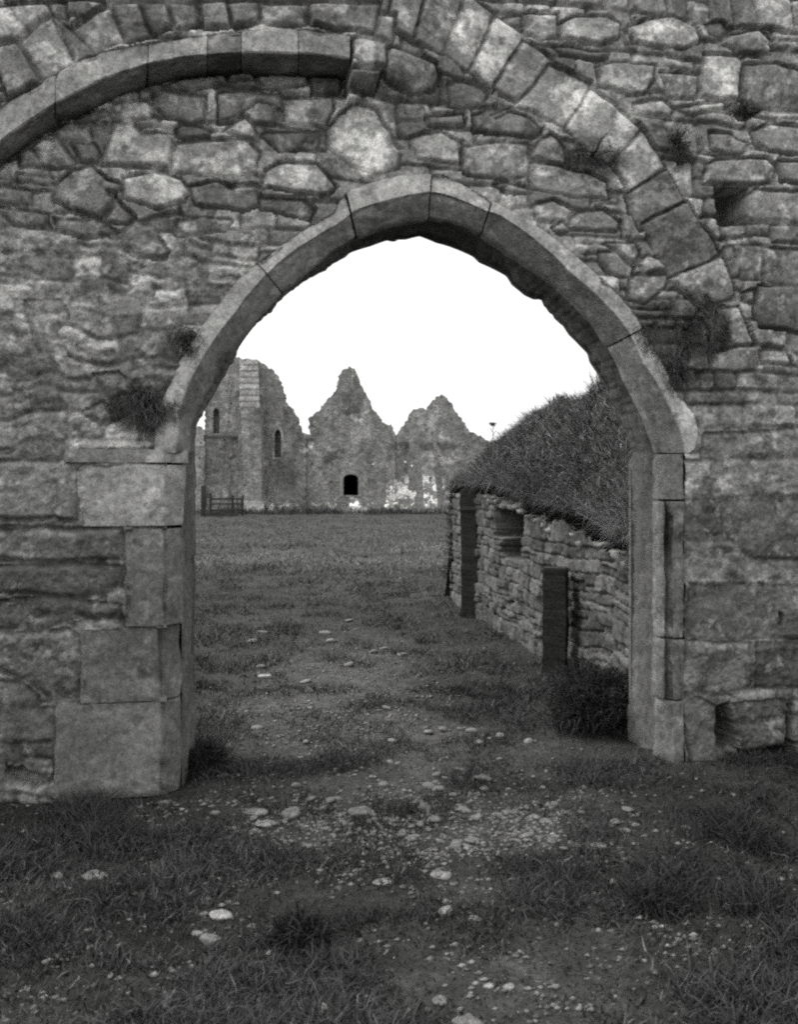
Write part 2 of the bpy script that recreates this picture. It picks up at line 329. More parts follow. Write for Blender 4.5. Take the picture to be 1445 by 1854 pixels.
def wall_field(X, Z):
    u, v, _ = toPix(np.stack([X, np.zeros_like(X), Z], -1))
    dj, idd, cx, cz = masonry(X, Z, plist, cw=.25, rh=.125, seed=1)
    cu, cv, _ = toPix(np.stack([cx, np.zeros_like(cx), cz], -1))
    rough = sstep(560, 380, cu)*sstep(370, 460, cv)*1.0
    lowR = sstep(1150, 1230, u)*sstep(700, 860, v); rough = np.maximum(rough, sstep(1150, 1230, u)*sstep(650, 760, v)*0.9)
    rough = np.clip(rough*(0.75+0.5*fbm(X*2, Z*2, 71, 2)), 0, 1)
    jd = 0.034*(1-0.6*rough)*(0.65+0.7*vn(X*3, Z*3, 77))
    prof = sstep(-0.008, 0.014+0.014*rough, dj)
    dome = np.clip(dj, 0, 0.08)
    jd = jd*(1-.45*lowR*(v < 1240)); h = -jd*(1-prof)+0.05*dome*(1-rough)+0.006*prof*((idd >= 70000+nV0) & (idd < 70000+nL))
    r1, r2, r3, r4 = (idrand(idd, s) for s in (21, 22, 23, 24))
    h += (r1-0.5)*0.034*prof*(1-0.5*rough)+((r2-.5)*(X-cx)*0.12+(r3-.5)*(Z-cz)*0.20)*prof
    h += 0.012*fbm(X*7, Z*7, 81, 4)+0.010*fbm(X*26, Z*26, 85, 4, .7)*(0.7+.6*rough)+rough*(0.028*fbm(X*5.5, Z*6.5, 91, 5, 0.65)-0.028*np.clip(fbm(X*11, Z*12, 95, 3), 0, 1))
    # the big relieving arch on the left stands proud
    u2, v2, _ = toPix(np.stack([X, np.full_like(X, STEP), Z], -1))
    up = ((0.5*(rE(u2)+rF(u2))) > v2)*(u2 < 638)
    uR = (u2 >= 638)*(1-sstep(655, 960, u2))*sstep(190, 110, v2)
    h += -STEP*np.maximum(up, uR)-0.06*((u2 < 640) & (v2 > rE(u2)+1) & (v2 < rF(u2)+8))
    tone = (0.62+0.70*r4**1.3)*(1-(.5-.28*rough)*(1-sstep(-0.008, 0.006, dj)))
    tone = tone*(1-rough*0.10)+rough*0.20*fbm(X*6, Z*7, 61, 4)
    lich = sstep(.12, .34, fbm(X*10, Z*12, 151, 5, .7)+.30*(r4-.5)+.12*fbm(X*1.5, Z*1.5, 158, 2))
    pits = sstep(.16, .36, fbm(X*13+7, Z*15, 161, 5, .7)+.25*(r3-.5))
    low_dark = sstep(800, 1000, v+70*fbm(X*2, Z*2, 171, 3))           # lower courses darker, with a ragged upper edge
    tone = tone*(1+.85*lich*(1-.6*low_dark))*(1-.45*pits)*(1-.36*low_dark)*(1-.10*sstep(400, 700, v))
    # pale lichened stones, dark mossy and other darker places (their own shapes)
    def blob(bu, bv, ru, rv, amp, k=0.5):
        e = ((u-bu)/ru)**2+((v-bv)/rv)**2+k*fbm(X*6, Z*6, 33, 4)
        return amp*sstep(1.1, 0.35, e)
    for b in ((1060, 285, 95, 45, -.5), (985, 115, 60, 45, -.35), (1240, 245, 70, 60, -.4), (155, 520, 80, 30, -.5), (290, 90, 60, 20, -.4), (560, 75, 70, 22, -.4),
              (1235, 600, 95, 90, -.45), (330, 625, 55, 45, -.4), (255, 730, 90, 60, -.5), (150, 985, 60, 60, -.2), (1400, 590, 45, 60, -.35), (1230, 680, 60, 40, -.3),
              (1160, 700, 45, 60, -.2), (1330, 700, 60, 40, -.3), (60, 1330, 60, 90, -.35), (1300, 1330, 80, 60, -.2), (100, 430, 80, 40, -.25), (1050, 245, 60, 30, -.3)):
        tone = tone*(1+blob(*b))
    for b in ((660, 265, 55, 55, .5), (835, 60, 30, 50, .8), (905, 225, 50, 25, .5), (890, 290, 40, 25, .6), (790, 258, 40, 25, .35), (1055, 70, 40, 22, .4), (1200, 70, 60, 30, .35),
              (545, 325, 50, 25, .45), (1190, 355, 45, 40, .3), (1125, 470, 30, 30, .5), (1320, 140, 40, 50, .25), (100, 575, 70, 50, .4), (190, 745, 35, 16, .8), (370, 185, 60, 30, .35),
              (1100, 200, 80, 60, .2), (515, 145, 45, 15, .5), (255, 510, 25, 20, .5), (1255, 75, 15, 12, .7), (290, 590, 60, 40, .3), (170, 870, 60, 40, .3), (1260, 870, 45, 30, .35)):
        tone = tone*(1+blob(*b))
    # carved holes: the square putlog and missing stones
    for (a, dd) in (([(1294, 336), (1356, 342), (1356, 407), (1296, 407)], .38), ([(1310, 192), (1345, 190), (1385, 196), (1370, 214), (1325, 214)], .12), ([(1330, 214), (1360, 214), (1350, 222), (1335, 222)], .1),
                    ([(1224, 1230), (1312, 1282), (1322, 1262), (1330, 1300), (1300, 1355)], .0), ([(1300, 1282), (1320, 1270), (1328, 1300), (1338, 1352), (1322, 1360), (1298, 1352)], .30),
                    ([(1335, 1356), (1365, 1364), (1440, 1343), (1446, 1362), (1355, 1384)], .30), ([(1425, 1275), (1437, 1275), (1437, 1350), (1428, 1345)], .12),
                    ([(8, 1385), (38, 1390), (50, 1400), (90, 1412), (100, 1395), (120, 1412), (60, 1432), (8, 1420)], .14), ([(190, 343), (210, 345), (210, 356), (195, 357)], .05),
                    ([(500, 195), (514, 195), (514, 222), (503, 220)], .06), ([(1225, 265), (1240, 262), (1250, 290), (1228, 300)], .05),
                    ([(1413, 1108), (1420, 1112), (1418, 1135), (1411, 1130)], .06), ([(1075, 370), (1092, 370), (1092, 378), (1075, 378)], .05), ([(836, 250), (843, 252), (842, 318), (836, 318)], .05)):
        a = np.array(a, float); w = onY(a[:, 0], a[:, 1], 0)[:, [0, 2]]
        b = (X > w[:, 0].min()-.05) & (X < w[:, 0].max()+.05) & (Z > w[:, 1].min()-.05) & (Z < w[:, 1].max()+.05)
        if dd and b.any():
            I = np.nonzero(b); d = sdpoly(X[I]+0.006*fbm(X[I]*14, Z[I]*14, 5, 2), Z[I], w); h[I] -= dd*sstep(-0.004, 0.006, d)
    # slot behind the arch ring and jamb blocks
    for w in rec:
        d = sdpoly(X, Z, w); h = np.where(d > 0.012, -0.055, h)
    return h, tone
def wall_grid(name, x0, x1, z0, z1, st, par, hole=True):
    xs = np.arange(x0, x1+1e-6, st); zz = np.arange(z0, z1+1e-6, st)
    X, Z = np.meshgrid(xs, zz, indexing='ij'); h, tone = wall_field(X, Z)
    V = np.stack([X, -h, Z], -1).reshape(-1, 3)
    keep = None
    if hole:
        d = sdpoly(X, Z, np.array(op)) ; ins = d > 0
        keep = ~(ins[:-1, :-1] & ins[1:, :-1] & ins[1:, 1:] & ins[:-1, 1:])
    Fq = gridfaces(len(xs), len(zz), keep); V, Fq, T = compact(V, Fq, tone.ravel())
    return mk(name, V-WL, Fq, M_RUB, par, T)
XL, XR = XU(-70), XU(1520); ZT = 4.45
wall_grid('rubble_facing', XL, XR, -0.12, ZT, 0.0075, wall)
def side_grid(x0, x1, z0, z1): wall_grid('rubble_facing', x0, x1, z0, z1, 0.03, wall, hole=False)
side_grid(XL-3.0, XL, -0.12, ZT); side_grid(XR, XR+3.0, -0.12, ZT); side_grid(XL-3.0, XR+3.0, ZT, 5.2)

# rear face of the wall, its ends and top (one slab with the opening cut through)
def slab(outer, holes, y0, y1):
    loops = [[Vector((p[0], y0, p[1])) for p in L] for L in [outer]+holes]
    flat = [p for L in loops for p in L]; tri = tessellate_polygon(loops); n = len(flat)
    V = [tuple(p) for p in flat]+[(p.x, y1, p.z) for p in flat]; Fs = [tuple(t) for t in tri]+[tuple(i+n for i in t[::-1]) for t in tri]
    k = 0
    for L in loops:
        m = len(L)
        for i in range(m): j = (i+1) % m; Fs.append((k+i, k+j, k+j+n, k+i+n))
        k += m
    return np.array(V), Fs
YB = 0.45
rp = [tuple(at(cR, t, YB)[[0, 2]]) for t in np.linspace(0, 180, 241)]
outer = [(XR+3, -0.3), (XR+3, 5.2), (XL-3, 5.2), (XL-3, -0.3), (XU(352, YB), -0.3)]+rp[::-1]+[(XU(1140, YB), zs-0.03), (XU(1140, YB), -0.3)]
V, Fs = slab(outer, [], 0.43, 0.46)
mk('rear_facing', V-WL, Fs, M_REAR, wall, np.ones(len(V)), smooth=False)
V = []; Fs = []
for (a, b, c, d) in ((XL-3.02, XL-2.99, -.3, 5.2), (XR+2.99, XR+3.02, -.3, 5.2), (XL-3.02, XR+3.02, 5.19, 5.24)):
    k = len(V); V += [(x, y, z) for x in (a, b) for y in (-0.26, 0.47) for z in (c, d)]
    Fs += [tuple(k+i for i in f) for f in ((0, 1, 3, 2), (4, 6, 7, 5), (0, 4, 5, 1), (2, 3, 7, 6), (0, 2, 6, 4), (1, 5, 7, 3))]
mk('wall_coping', np.array(V)-WL, Fs, M_RUB, wall, np.ones(len(V)), smooth=False)

# inner reveal: from the chamfer back to the ragged rear edge, down both jambs
def path(cf, Y, ul, ur, amp=0):
    zz = np.linspace(-0.25, zs, 90)
    L = np.stack([np.full(90, XU(ul, Y)), np.full(90, Y), zz], -1)
    R = np.stack([np.full(90, XU(ur, Y)), np.full(90, Y), zz[::-1]], -1)
    A = at(cf, np.linspace(180, 0, 360), Y)
    return np.concatenate([L[:-2], A, R[2:]])
Pc = path(cC, 0.13, 329, 1194); Pr = path(cR, 0.455, 352, 1140)
NK = 28; ks = np.linspace(0, 1, NK)
S = np.arange(len(Pc))/60.0
G = Pc[:, None]*(1-ks)[None, :, None]+Pr[:, None]*ks[None, :, None]
nrm = np.stack([np.gradient(Pc[:, 2]), np.zeros(len(Pc)), -np.gradient(Pc[:, 0])], -1); nrm /= np.linalg.norm(nrm, axis=1)[:, None]+1e-9
SS, KK = np.meshgrid(S*1.0, ks*0.4, indexing='ij')
djr, idr, _, _ = masonry(KK*1.0, SS*0.55, [], cw=0.2, rh=0.075, seed=7)
hh = (0.028*fbm(SS*3, KK*9, 12, 5, .6)-0.006*(1-sstep(-.004, .012, djr))+(idrand(idr, 31)-.5)*0.006)*sstep(0.0, 0.25, ks)[None, :]
G += nrm[:, None]*hh[..., None]
tn = (0.9+0.2*idrand(idr, 32))*(1+.35*fbm(SS*2, KK*6, 34, 4))
G2 = G.reshape(-1, 3)
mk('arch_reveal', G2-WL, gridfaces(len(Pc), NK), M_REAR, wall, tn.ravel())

# voussoirs of the pointed arch: each one a chamfered block
def strip_block(name, rails, mat, par, tone, rt=None, sharp=26, amp=0.007, seed=0, capinset=0.005):
    """rails: list of (n,3) arrays across the profile; builds a lofted, worn block with closed ends"""
    R = []; RI = []
    for a, b in zip(rails[:-1], rails[1:]):
        RI.append(len(R))
        L = np.linalg.norm(a-b, axis=1).mean(); m = max(2, int(L/0.012))
        for t in np.arange(m)/m: R.append(a*(1-t)+b*t)
    RI.append(len(R)); R.append(rails[-1]); G = np.stack(R, 1); nu, nv = G.shape[:2]
    c = G.mean((0, 1)); out = G-c
    dU = np.gradient(G, axis=0); dW = np.gradient(G, axis=1); N = np.cross(dW, dU); N /= np.linalg.norm(N, axis=2)[..., None]+1e-9
    if (N[:, nv//4:3*nv//4, 1].mean()) > 0: N = -N
    su = np.arange(nu)[:, None]*0.012+seed*3.1; sv = np.arange(nv)[None, :]*0.012+seed*7.7
    n1 = fbm(su*7+0*sv, sv*7+0*su, 200+seed % 7, 4)+.9*fbm(su*22+0*sv, sv*22+0*su, 203, 3)*.5+1.2*fbm(su*2.2+0*sv, sv*1.2+0*su, 207+seed % 3, 2); G = G+N*(amp*n1)[..., None]
    ed = np.zeros(nv)
    for q in (RI[2], RI[4] if len(RI) > 4 else RI[-1]): ed = np.maximum(ed, np.exp(-((np.arange(nv)-q)/1.6)**2))
    chip = sstep(.12, .4, fbm(su*6+0*sv, sv*4+0*su+seed, 260+seed % 4, 4, .6)); G = G-N*(0.022*chip*ed[None, :])[..., None]
    e = np.minimum(np.arange(nu), nu-1-np.arange(nu))*1.0
    G = G-N*(capinset*np.exp(-e/0.9))[:, None, None]
    n = nu*nv; Fq = [tuple(f) for f in gridfaces(nu, nv)]
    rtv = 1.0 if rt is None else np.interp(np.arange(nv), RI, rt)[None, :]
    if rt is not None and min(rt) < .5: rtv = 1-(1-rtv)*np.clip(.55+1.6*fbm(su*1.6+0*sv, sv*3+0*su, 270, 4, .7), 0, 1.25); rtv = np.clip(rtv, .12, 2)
    Fq.append(tuple(range(nv))); Fq.append(tuple(range((nu-1)*nv, nu*nv))[::-1])
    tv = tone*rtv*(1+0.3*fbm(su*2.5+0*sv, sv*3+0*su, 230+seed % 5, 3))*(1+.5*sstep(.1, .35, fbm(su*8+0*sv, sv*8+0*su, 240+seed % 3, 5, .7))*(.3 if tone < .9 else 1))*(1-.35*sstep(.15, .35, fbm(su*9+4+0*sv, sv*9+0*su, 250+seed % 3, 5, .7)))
    o = mk(name, G.reshape(-1, 3)-WL, Fq, mat, par, tv.ravel(), smooth=True); o.data.set_sharp_from_angle(angle=math.radians(sharp)); return o
js = [180.0, 129.0, 104.2, 85.8, 72.2, 28.2, 0.0]
tones = [.88, 1.05, 1.25, 1.1, 1.05, .95]
for i, (a, b) in enumerate(zip(js[:-1], js[1:])):
    g = 0.2; n = max(8, int(abs(a-b)*0.0174*1.25/0.012)); t = np.linspace(a-(g if i else 0), b+(g if i < 5 else 0), n)
    oy = np.array([0, [-.004, .005, -.008, .003, -.004, .004][i], 0]); e0 = at(cE, t, 0.0)+oy; f0 = at(cF, t, 0.0)+oy; c0 = at(cC, t, 0.11)
    rails = [e0+[0, .07, 0], e0+[0, 0.012, 0], e0*0.94+f0*0.06+[0, -0.004, 0], f0*0.94+e0*0.06+[0, -0.006, 0], f0+[0, 0.004, 0], c0*.93+f0*.07, c0+[0, .012, 0], c0+[0, .06, 0]]
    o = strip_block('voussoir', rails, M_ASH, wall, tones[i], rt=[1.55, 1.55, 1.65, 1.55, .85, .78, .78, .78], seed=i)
# ring stones of the relieving arch
ju = [-190, 18-90, 100, 268, 375, 437, 540, 634]
for i, (a, b) in enumerate(zip(ju[:-1], ju[1:])):
    n = max(8, int((b-a)/337/0.012)); u = np.linspace(a+.7, b-.7, n)
    e0 = onY(u, rE(u), STEP); f0 = onY(u, rF(u), STEP); s0 = onY(u, rS(u), 0.0)
    rails = [e0+[0, .08, 0], e0+[0, 0.012, 0], e0*.94+f0*.06, f0*.94+e0*.06, f0+[0, .006, 0], f0*.95+s0*.05, s0, s0+[0, .06, 0]]
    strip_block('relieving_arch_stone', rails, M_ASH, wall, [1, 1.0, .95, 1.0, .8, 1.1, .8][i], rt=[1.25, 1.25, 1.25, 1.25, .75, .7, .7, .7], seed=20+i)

# jamb blocks
def jamb_block(name, prof, z0, z1, tone, seed, mat=M_ASH, amp=0.012, rt=None):
    n = max(6, int((z1-z0)/0.012)); zz = np.linspace(z0, z1, n)
    rails = [np.stack([np.full(n, x), np.full(n, y), zz], -1) for x, y in prof]
    return strip_block(name, rails, mat, wall, tone, rt=rt, amp=amp, seed=seed, capinset=0.003, sharp=26 if seed < 50 else 60)
tn = [1.0, 1.1, 0.62, 0.54, 0.58]
for i, (ul, vt, vb, uf, uc) in enumerate(lblocks):
    xl, xf, xc = XU(ul), XU(uf), XU(uc, 0.08); pr = 0.02 if i == 0 else 0.0
    nm = 'impost' if i == 0 else 'jamb_block'
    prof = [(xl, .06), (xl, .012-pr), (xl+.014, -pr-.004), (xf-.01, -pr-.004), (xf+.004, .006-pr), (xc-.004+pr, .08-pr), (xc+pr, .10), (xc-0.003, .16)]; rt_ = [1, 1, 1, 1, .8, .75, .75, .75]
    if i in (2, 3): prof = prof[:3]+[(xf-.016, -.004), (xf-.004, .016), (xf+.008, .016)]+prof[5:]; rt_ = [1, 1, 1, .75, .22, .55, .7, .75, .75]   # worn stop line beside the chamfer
    zb = ZV(ul, vb) if i < 4 else -0.02
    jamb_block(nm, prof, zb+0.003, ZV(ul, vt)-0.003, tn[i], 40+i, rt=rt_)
rb = [(821, 905, .7), (907, 1156, .62), (1158, 1268, .56), (1270, 1400, .6)]
for i, (vt, vb, t) in enumerate(rb):
    x0, x1, x2, x3 = XU(1241), XU(1216, .0), XU(1204, .05), XU(1190, .10)
    prof = [(x0, .07), (x0, .01), (x0-.012, -.004), (x1+.01, -.002), (x1, .012), (x2+.008, .05), (x2-.005, .052), (x2-.014, .03), (x3+.004, .04), (x3-.008, .07), (x3-.008, .14)]
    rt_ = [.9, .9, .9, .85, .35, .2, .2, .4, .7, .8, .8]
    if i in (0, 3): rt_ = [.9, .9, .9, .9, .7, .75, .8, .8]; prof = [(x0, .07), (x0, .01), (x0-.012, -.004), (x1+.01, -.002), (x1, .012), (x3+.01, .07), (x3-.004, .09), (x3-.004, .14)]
    z1 = ZV(1215, vt)-.003; z0 = ZV(1215, vb)+.003 if i < 3 else -.15
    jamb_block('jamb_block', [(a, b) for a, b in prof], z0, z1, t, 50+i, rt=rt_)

# ------------------------------------------------------------------ GROUND
def gh(X, Y):
    return 0.035*fbm(X*0.7, Y*0.7, 301, 3)+0.028*fbm(X*2.6, Y*2.6, 305, 4)+0.012*fbm(X*9, Y*9, 309, 3)
def axis(parts):
    a = []
    for s, e, st in parts: a += list(np.arange(s, e, st))
    return np.array(a)
gx = axis([(-600, -100, 50), (-100, -30, 10), (-30, -8, 1.0), (-8, -3, 0.15), (-3, 4.5, 0.03), (4.5, 9, .2), (9, 30, 1), (30, 100, 10), (100, 601, 50)])
gy = axis([(-60, -8, 4), (-8, -4, .2), (-4, 4, 0.03), (4, 12, 0.06), (12, 30, 0.25), (30, 60, 1), (60, 160, 10), (160, 901, 60)])
X, Y = np.meshgrid(gx, gy, indexing='ij')
def patch(u, v, X, Y):
    """bare, stony parts of the path (1) against turf (0)"""
    s = 0
    for bu, bv, ru, rv, a in ((770, 1490, 370, 85, 1), (560, 1450, 200, 60, .8), (600, 1260, 220, 110, .8), (830, 1360, 200, 60, .6), (850, 1790, 220, 70, .5), (700, 1600, 300, 60, .5), (420, 1640, 140, 60, .5)):
        s = np.maximum(s, a*sstep(1.3, 0.2, ((u-bu)/ru)**2+((v-bv)/rv)**2))
    return np.clip(s*(0.75+0.9*fbm(X*2.3, Y*2.3, 330, 3)), 0, 1)
def pixg(X, Y): return toPix(np.stack([X, Y, 0*X], -1))
with np.errstate(all='ignore'):
    gu, gv, gz = pixg(X, Y); gz = np.where(np.abs(gz) < .1, .1, gz)
bare = np.where(gz > 1, patch(gu, gv, X, Y), 0)
Z = gh(X, Y)*sstep(70, 30, np.abs(Y))
tone = 1+0.8*fbm(X*0.8, Y*0.8, 340, 4)+bare*1.0+0.35*sstep(9, 16, Y)
tone = np.clip(.8*tone+0.3*sstep(11, 14, Y)*sstep(19, 15, Y)*(0.5+fbm(X*.5, Y*.9, 345, 3)), 0.35, 3)
g = mk('ground', np.stack([X, Y, Z], -1).reshape(-1, 3), gridfaces(len(gx), len(gy)), M_SOIL, None, tone.ravel())
tag(g, 'rough trodden turf running through the archway and out across the field', None, None, 'structure')

# ------------------------------------------------------------------ blades
def blades(name, root, dirv, length, width, tone, mat, parent=None, off=0, droop=0.35):
    N = len(root); dirv = dirv/np.linalg.norm(dirv, axis=1)[:, None]
    a = rng.random(N)*math.pi*2; side = np.stack([np.cos(a), np.sin(a), np.zeros(N)], -1)
    side = side-dirv*(side*dirv).sum(1)[:, None]; side /= np.linalg.norm(side, axis=1)[:, None]+1e-6
    L = length[:, None]; w = width[:, None]*0.5
    b = rng.normal(size=(N, 3))*0.25; b[:, 2] = -droop*rng.random(N)
    mid = root+dirv*L*0.55+b*L*0.15; tip = root+dirv*L+b*L*1.0
    V = np.stack([root-side*w, root+side*w, mid+side*w*0.75, mid-side*w*0.75, tip], 1).reshape(-1, 3)
    k = np.arange(N)*5
    F3 = np.concatenate([np.stack([k, k+1, k+2], -1), np.stack([k, k+2, k+3], -1), np.stack([k+3, k+2, k+4], -1)])
    return mk(name, V-off, F3, mat, parent, np.repeat(tone, 5), smooth=False)

# line of the field wall (photo right): lateral x over depth Z in the camera frame
def fw(Zd): return 2.79-0.173*Zd
def world(x, Zd, z): return CAM*[1, 1, 0]+np.multiply.outer(x, RV)+np.multiply.outer(Zd, DV)+np.multiply.outer(z, UP)

def turf(N, z0, z1, power, lenf, wid, seed):
    R = np.random.default_rng(seed)
    t = R.random(N); Zd = z0*(z1/z0)**t if power == 1 else (z0**(1-power)+t*(z1**(1-power)-z0**(1-power)))**(1/(1-power))
    half = Zd*0.46+1.0; x = (R.random(N)*2-1)*half
    P = world(x, Zd, np.zeros(N)); X, Y = P[:, 0], P[:, 1]
    u, v, _ = toPix(P); b = patch(u, v, X, Y)
    inw = (Y > -0.03) & (Y < 0.48) & ((X < XU(352, YB)+.0) | (X > XU(1140, YB)))
    keep = ~inw & ~((x > fw(Zd)-0.03) & (Zd < 12.4) & (Y > 0.4)) & (Zd < 46)
    clump = fbm(X*3.1, Y*3.1, 350, 3)
    keep &= R.random(N) > b*0.80
    if z0 == 12: keep &= R.random(N) < sstep(12, 19, Zd)
    if z0 == 7: keep &= R.random(N) < sstep(19, 12, Zd)
    keep &= R.random(N) < 0.22+0.78*sstep(-0.3, 0.3, clump)
    P, X, Y, clump, u, v, Zd, b = P[keep], X[keep], Y[keep], clump[keep], u[keep], v[keep], Zd[keep], b[keep]
    n = len(P); P[:, 2] = gh(X, Y)-0.005
    lush = np.clip(sstep(420, 150, u)*sstep(1400, 1450, v)*sstep(1680, 1540, v)+sstep(1080, 1250, u)*sstep(1380, 1430, v)+.5*sstep(1650, 1850, v)*sstep(600, 200, u), 0, 1)
    nearwall = np.exp(-np.abs(Y+0.05)/0.12)*((X < XU(330)) | (X > XU(1190)))
    L = lenf*(0.45+0.9*R.random(n))*(0.65+0.9*sstep(-.3, .6, clump))*(1+.8*lush+0.8*nearwall)*(1-.5*b)
    a = R.random(n)*2*math.pi; lean = 0.25+0.75*R.random(n)
    d = np.stack([np.cos(a)*lean, np.sin(a)*lean, np.ones(n)*0.75], -1)
    tone = (0.55+0.7*R.random(n))*(1+0.55*fbm(X*1.3, Y*1.3, 360, 3))*(1+0.45*sstep(5, 16, Y))*(1-0.25*lush)
    tone *= 1+1.0*sstep(9, 13, Y)*sstep(26, 17, Y)*np.clip(0.45+1.6*fbm(X*.45, Y*.5, 345, 3), -.2, 1.4)
    dead = R.random(n) < 0.05; tone = np.where(dead, tone*2.3, tone)
    broad = R.random(n) < .05; L = np.where(broad, L*.6, L); d[broad, 2] *= .45
    return P, d, L, wid*(0.6+0.8*R.random(n))*np.where(broad, 3.0, 1), np.clip(tone, .2, 4)
def verge(N, seed):
    R = np.random.default_rng(seed); x = R.uniform(-13, 9, N); Zd = R.uniform(44.2, 46.2, N); P = world(x, Zd, 0*x)
    kp = R.random(N) < sstep(-.25, .4, fbm(x*.9, Zd*.9, 411, 3)); P = P[kp]; n = len(P); P[:, 2] = -.02
    d = np.stack([R.normal(size=n)*.3, R.normal(size=n)*.3, np.ones(n)], -1)
    return P, d, .10+.42*R.random(n)**2*(1+fbm(P[:, 0]*.7, P[:, 1], 412, 2)), .03+.02*R.random(n), .6+.9*R.random(n)
sets = [verge(14000, 9), turf(300000, 2.3, 7.5, 0.6, 0.052, 0.0055, 1), turf(170000, 7, 19, 0.7, 0.075, 0.007, 2), turf(100000, 12, 46, 1, 0.11, 0.014, 3)]
Pn, dn, Ln, wn, tn_ = (np.concatenate([s[i] for s in sets]) for i in range(5))
g = blades('grass', Pn, dn, Ln, wn, tn_, M_GRASS)
tag(g, 'short rough grass covering the ground in front of and beyond the arch', None, None, 'stuff')

# ------------------------------------------------------------------ loose stones
def rock_mesh(name, sx, sy, sz, seed, boxy=0.0, sub=3):
    bm = bmesh.new(); bmesh.ops.create_icosphere(bm, subdivisions=sub, radius=1)
    o = Vector((seed*3.7, seed*1.3, -seed*2.1))
    for v in bm.verts:
        p = v.co.copy()
        if boxy: m = max(abs(p.x), abs(p.y), abs(p.z)); p = p.lerp(p/m*0.85, boxy)
        p *= 1+0.28*mnoise.noise(p*1.1+o)+0.10*mnoise.noise(p*3+o)
        # facet it: clamp against a few random planes
        v.co = p
    R = random.Random(seed)
    for k in range(5):
        nv = Vector((R.uniform(-1, 1), R.uniform(-1, 1), R.uniform(-.6, 1))).normalized(); dd = R.uniform(.62, .85)
        for v in bm.verts:
            e = v.co.dot(nv)-dd
            if e > 0: v.co -= nv*e*0.9
    for v in bm.verts: v.co = Vector((v.co.x*sx, v.co.y*sy, v.co.z*sz))
    me = bpy.data.meshes.new(name); bm.to_mesh(me); bm.free()
    a = me.attributes.new('tone', 'FLOAT', 'POINT'); a.data.foreach_set('value', np.full(len(me.vertices), 1.0, dtype=np.float32))
    me.polygons.foreach_set('use_smooth', np.ones(len(me.polygons), dtype=bool)); me.materials.append(M_ROCK)
    return me
def place_rock(name, u, v, wpx, hpx, label, group=None, boxy=0.3, tilt=0, seed=0, tone=1.0, deep=1.0):
    P = ground(u, v, 0.02); z = toPix(P)[2]; k = float(z)/F
    sx = wpx*k/2; sz = max(hpx*k/2*.85, .007); me = rock_mesh(name, sx, sx*0.8*deep, sz, seed, boxy)
    me.attributes['tone'].data.foreach_set('value', np.full(len(me.vertices), tone, dtype=np.float32))
    o = bpy.data.objects.new(name, me); COL.objects.link(o)
    o.location = (P[0], P[1], gh(P[0], P[1])+sz*0.40); o.rotation_euler = (0, math.radians(tilt), -TH)
    return tag(o, label, 'stone', group)
big = [(528, 1458, 38, 34, 'upright pale squared stone sitting in the path left of the arch centre', .8, 0, 1.1), (655, 1456, 54, 20, 'long flat pale stone in the path between two squarer stones', .7, 0, 1.0),
       (771, 1456, 30, 28, 'squarish pale stone in the middle of the path below the arch', .6, 0, .9), (400, 1638, 46, 16, 'brightest pale stone lying in grass at lower left', .2, 0, 1.9),
       (382, 1678, 44, 20, 'oblong smooth stone lying slanted below the brightest stone', .4, 20, 1.3), (357, 1668, 22, 14, 'small pale stone touching the upper end of the slanted oblong stone', .2, 0, 1.4),
       (105, 1575, 24, 16, 'first pale stone at the left end of a short row in grass', .2, 0, 1.4), (172, 1577, 48, 14, 'longer pale stone at the right end of the short row in grass', .3, 0, 1.2),
       (804, 1645, 34, 18, 'narrow pale slab standing tilted in the grass', .6, -38, 1.2), (848, 1838, 60, 30, 'large rounded stone half sunk in turf at the bottom edge', .2, 0, .9),
       (606, 1832, 70, 14, 'long thin pale stone lying slanted at the bottom edge', .6, 26, 1.0), (695, 1590, 40, 14, 'bright ragged stone in turf near the middle of the foreground', .2, 0, 1.6),
       (921, 1777, 22, 16, 'right one of two bright round stones near the bottom', .1, 0, 1.7), (884, 1775, 20, 12, 'left one of two bright round stones near the bottom', .1, 0, 1.7),
       (1111, 1589, 15, 14, 'small round pale stone alone in grass at the right', .0, 0, 1.3), (800, 1578, 40, 14, 'pale broken stone right of the foreground middle', .3, 0, 1.4),
       (480, 1219, 32, 9, 'thin white flat stone on the turf beyond the arch', .5, 0, 2.0), (873, 1396, 40, 16, 'flat grey slab in turf just inside the threshold', .5, 0, .9),
       (832, 1380, 20, 14, 'small pale stone beside the flat grey threshold slab', .2, 0, 1.0), (866, 1337, 20, 12, 'pale stone in turf beyond the threshold towards the field wall', .3, 0, 1.2),
       (803, 1309, 20, 13, 'small blunt stone farther along the path centre beyond the threshold', .2, 0, 1.0), (861, 1470, 26, 16, 'slanting pale stone right of the squarish middle stone', .4, -18, 1.2),
       (967, 1470, 24, 14, 'upper of two pale stones on the path near the right jamb', .2, 0, 1.4), (988, 1479, 22, 12, 'lower of two pale stones on the path near the right jamb', .2, 0, 1.2),
       (1083, 1526, 36, 9, 'thin pale flat stone on the right edge of the path', .5, 0, 1.3), (845, 1524, 12, 10, 'small very bright pebble stone on the path below the arch centre', 0, 0, 2.0),
       (465, 1455, 44, 14, 'low ragged pale stone left of the upright squared stone', .2, 0, 1.2), (1005, 1508, 22, 9, 'flat pale stone on the right half of the path', .3, 0, 1.2),
       (797, 1805, 30, 16, 'dull pale stone above the large half sunk stone', .2, 0, 1.0), (310, 1812, 12, 10, 'tiny bright stone in dark grass at lower left', 0, 0, 1.3),
       (60, 1392, 56, 34, 'rounded pale block fallen at the foot of the wall at far left', .5, 0, 1.0), (480, 1480, 40, 10, 'thin pale stone just below the upright squared stone', .4, 0, 1.4)]
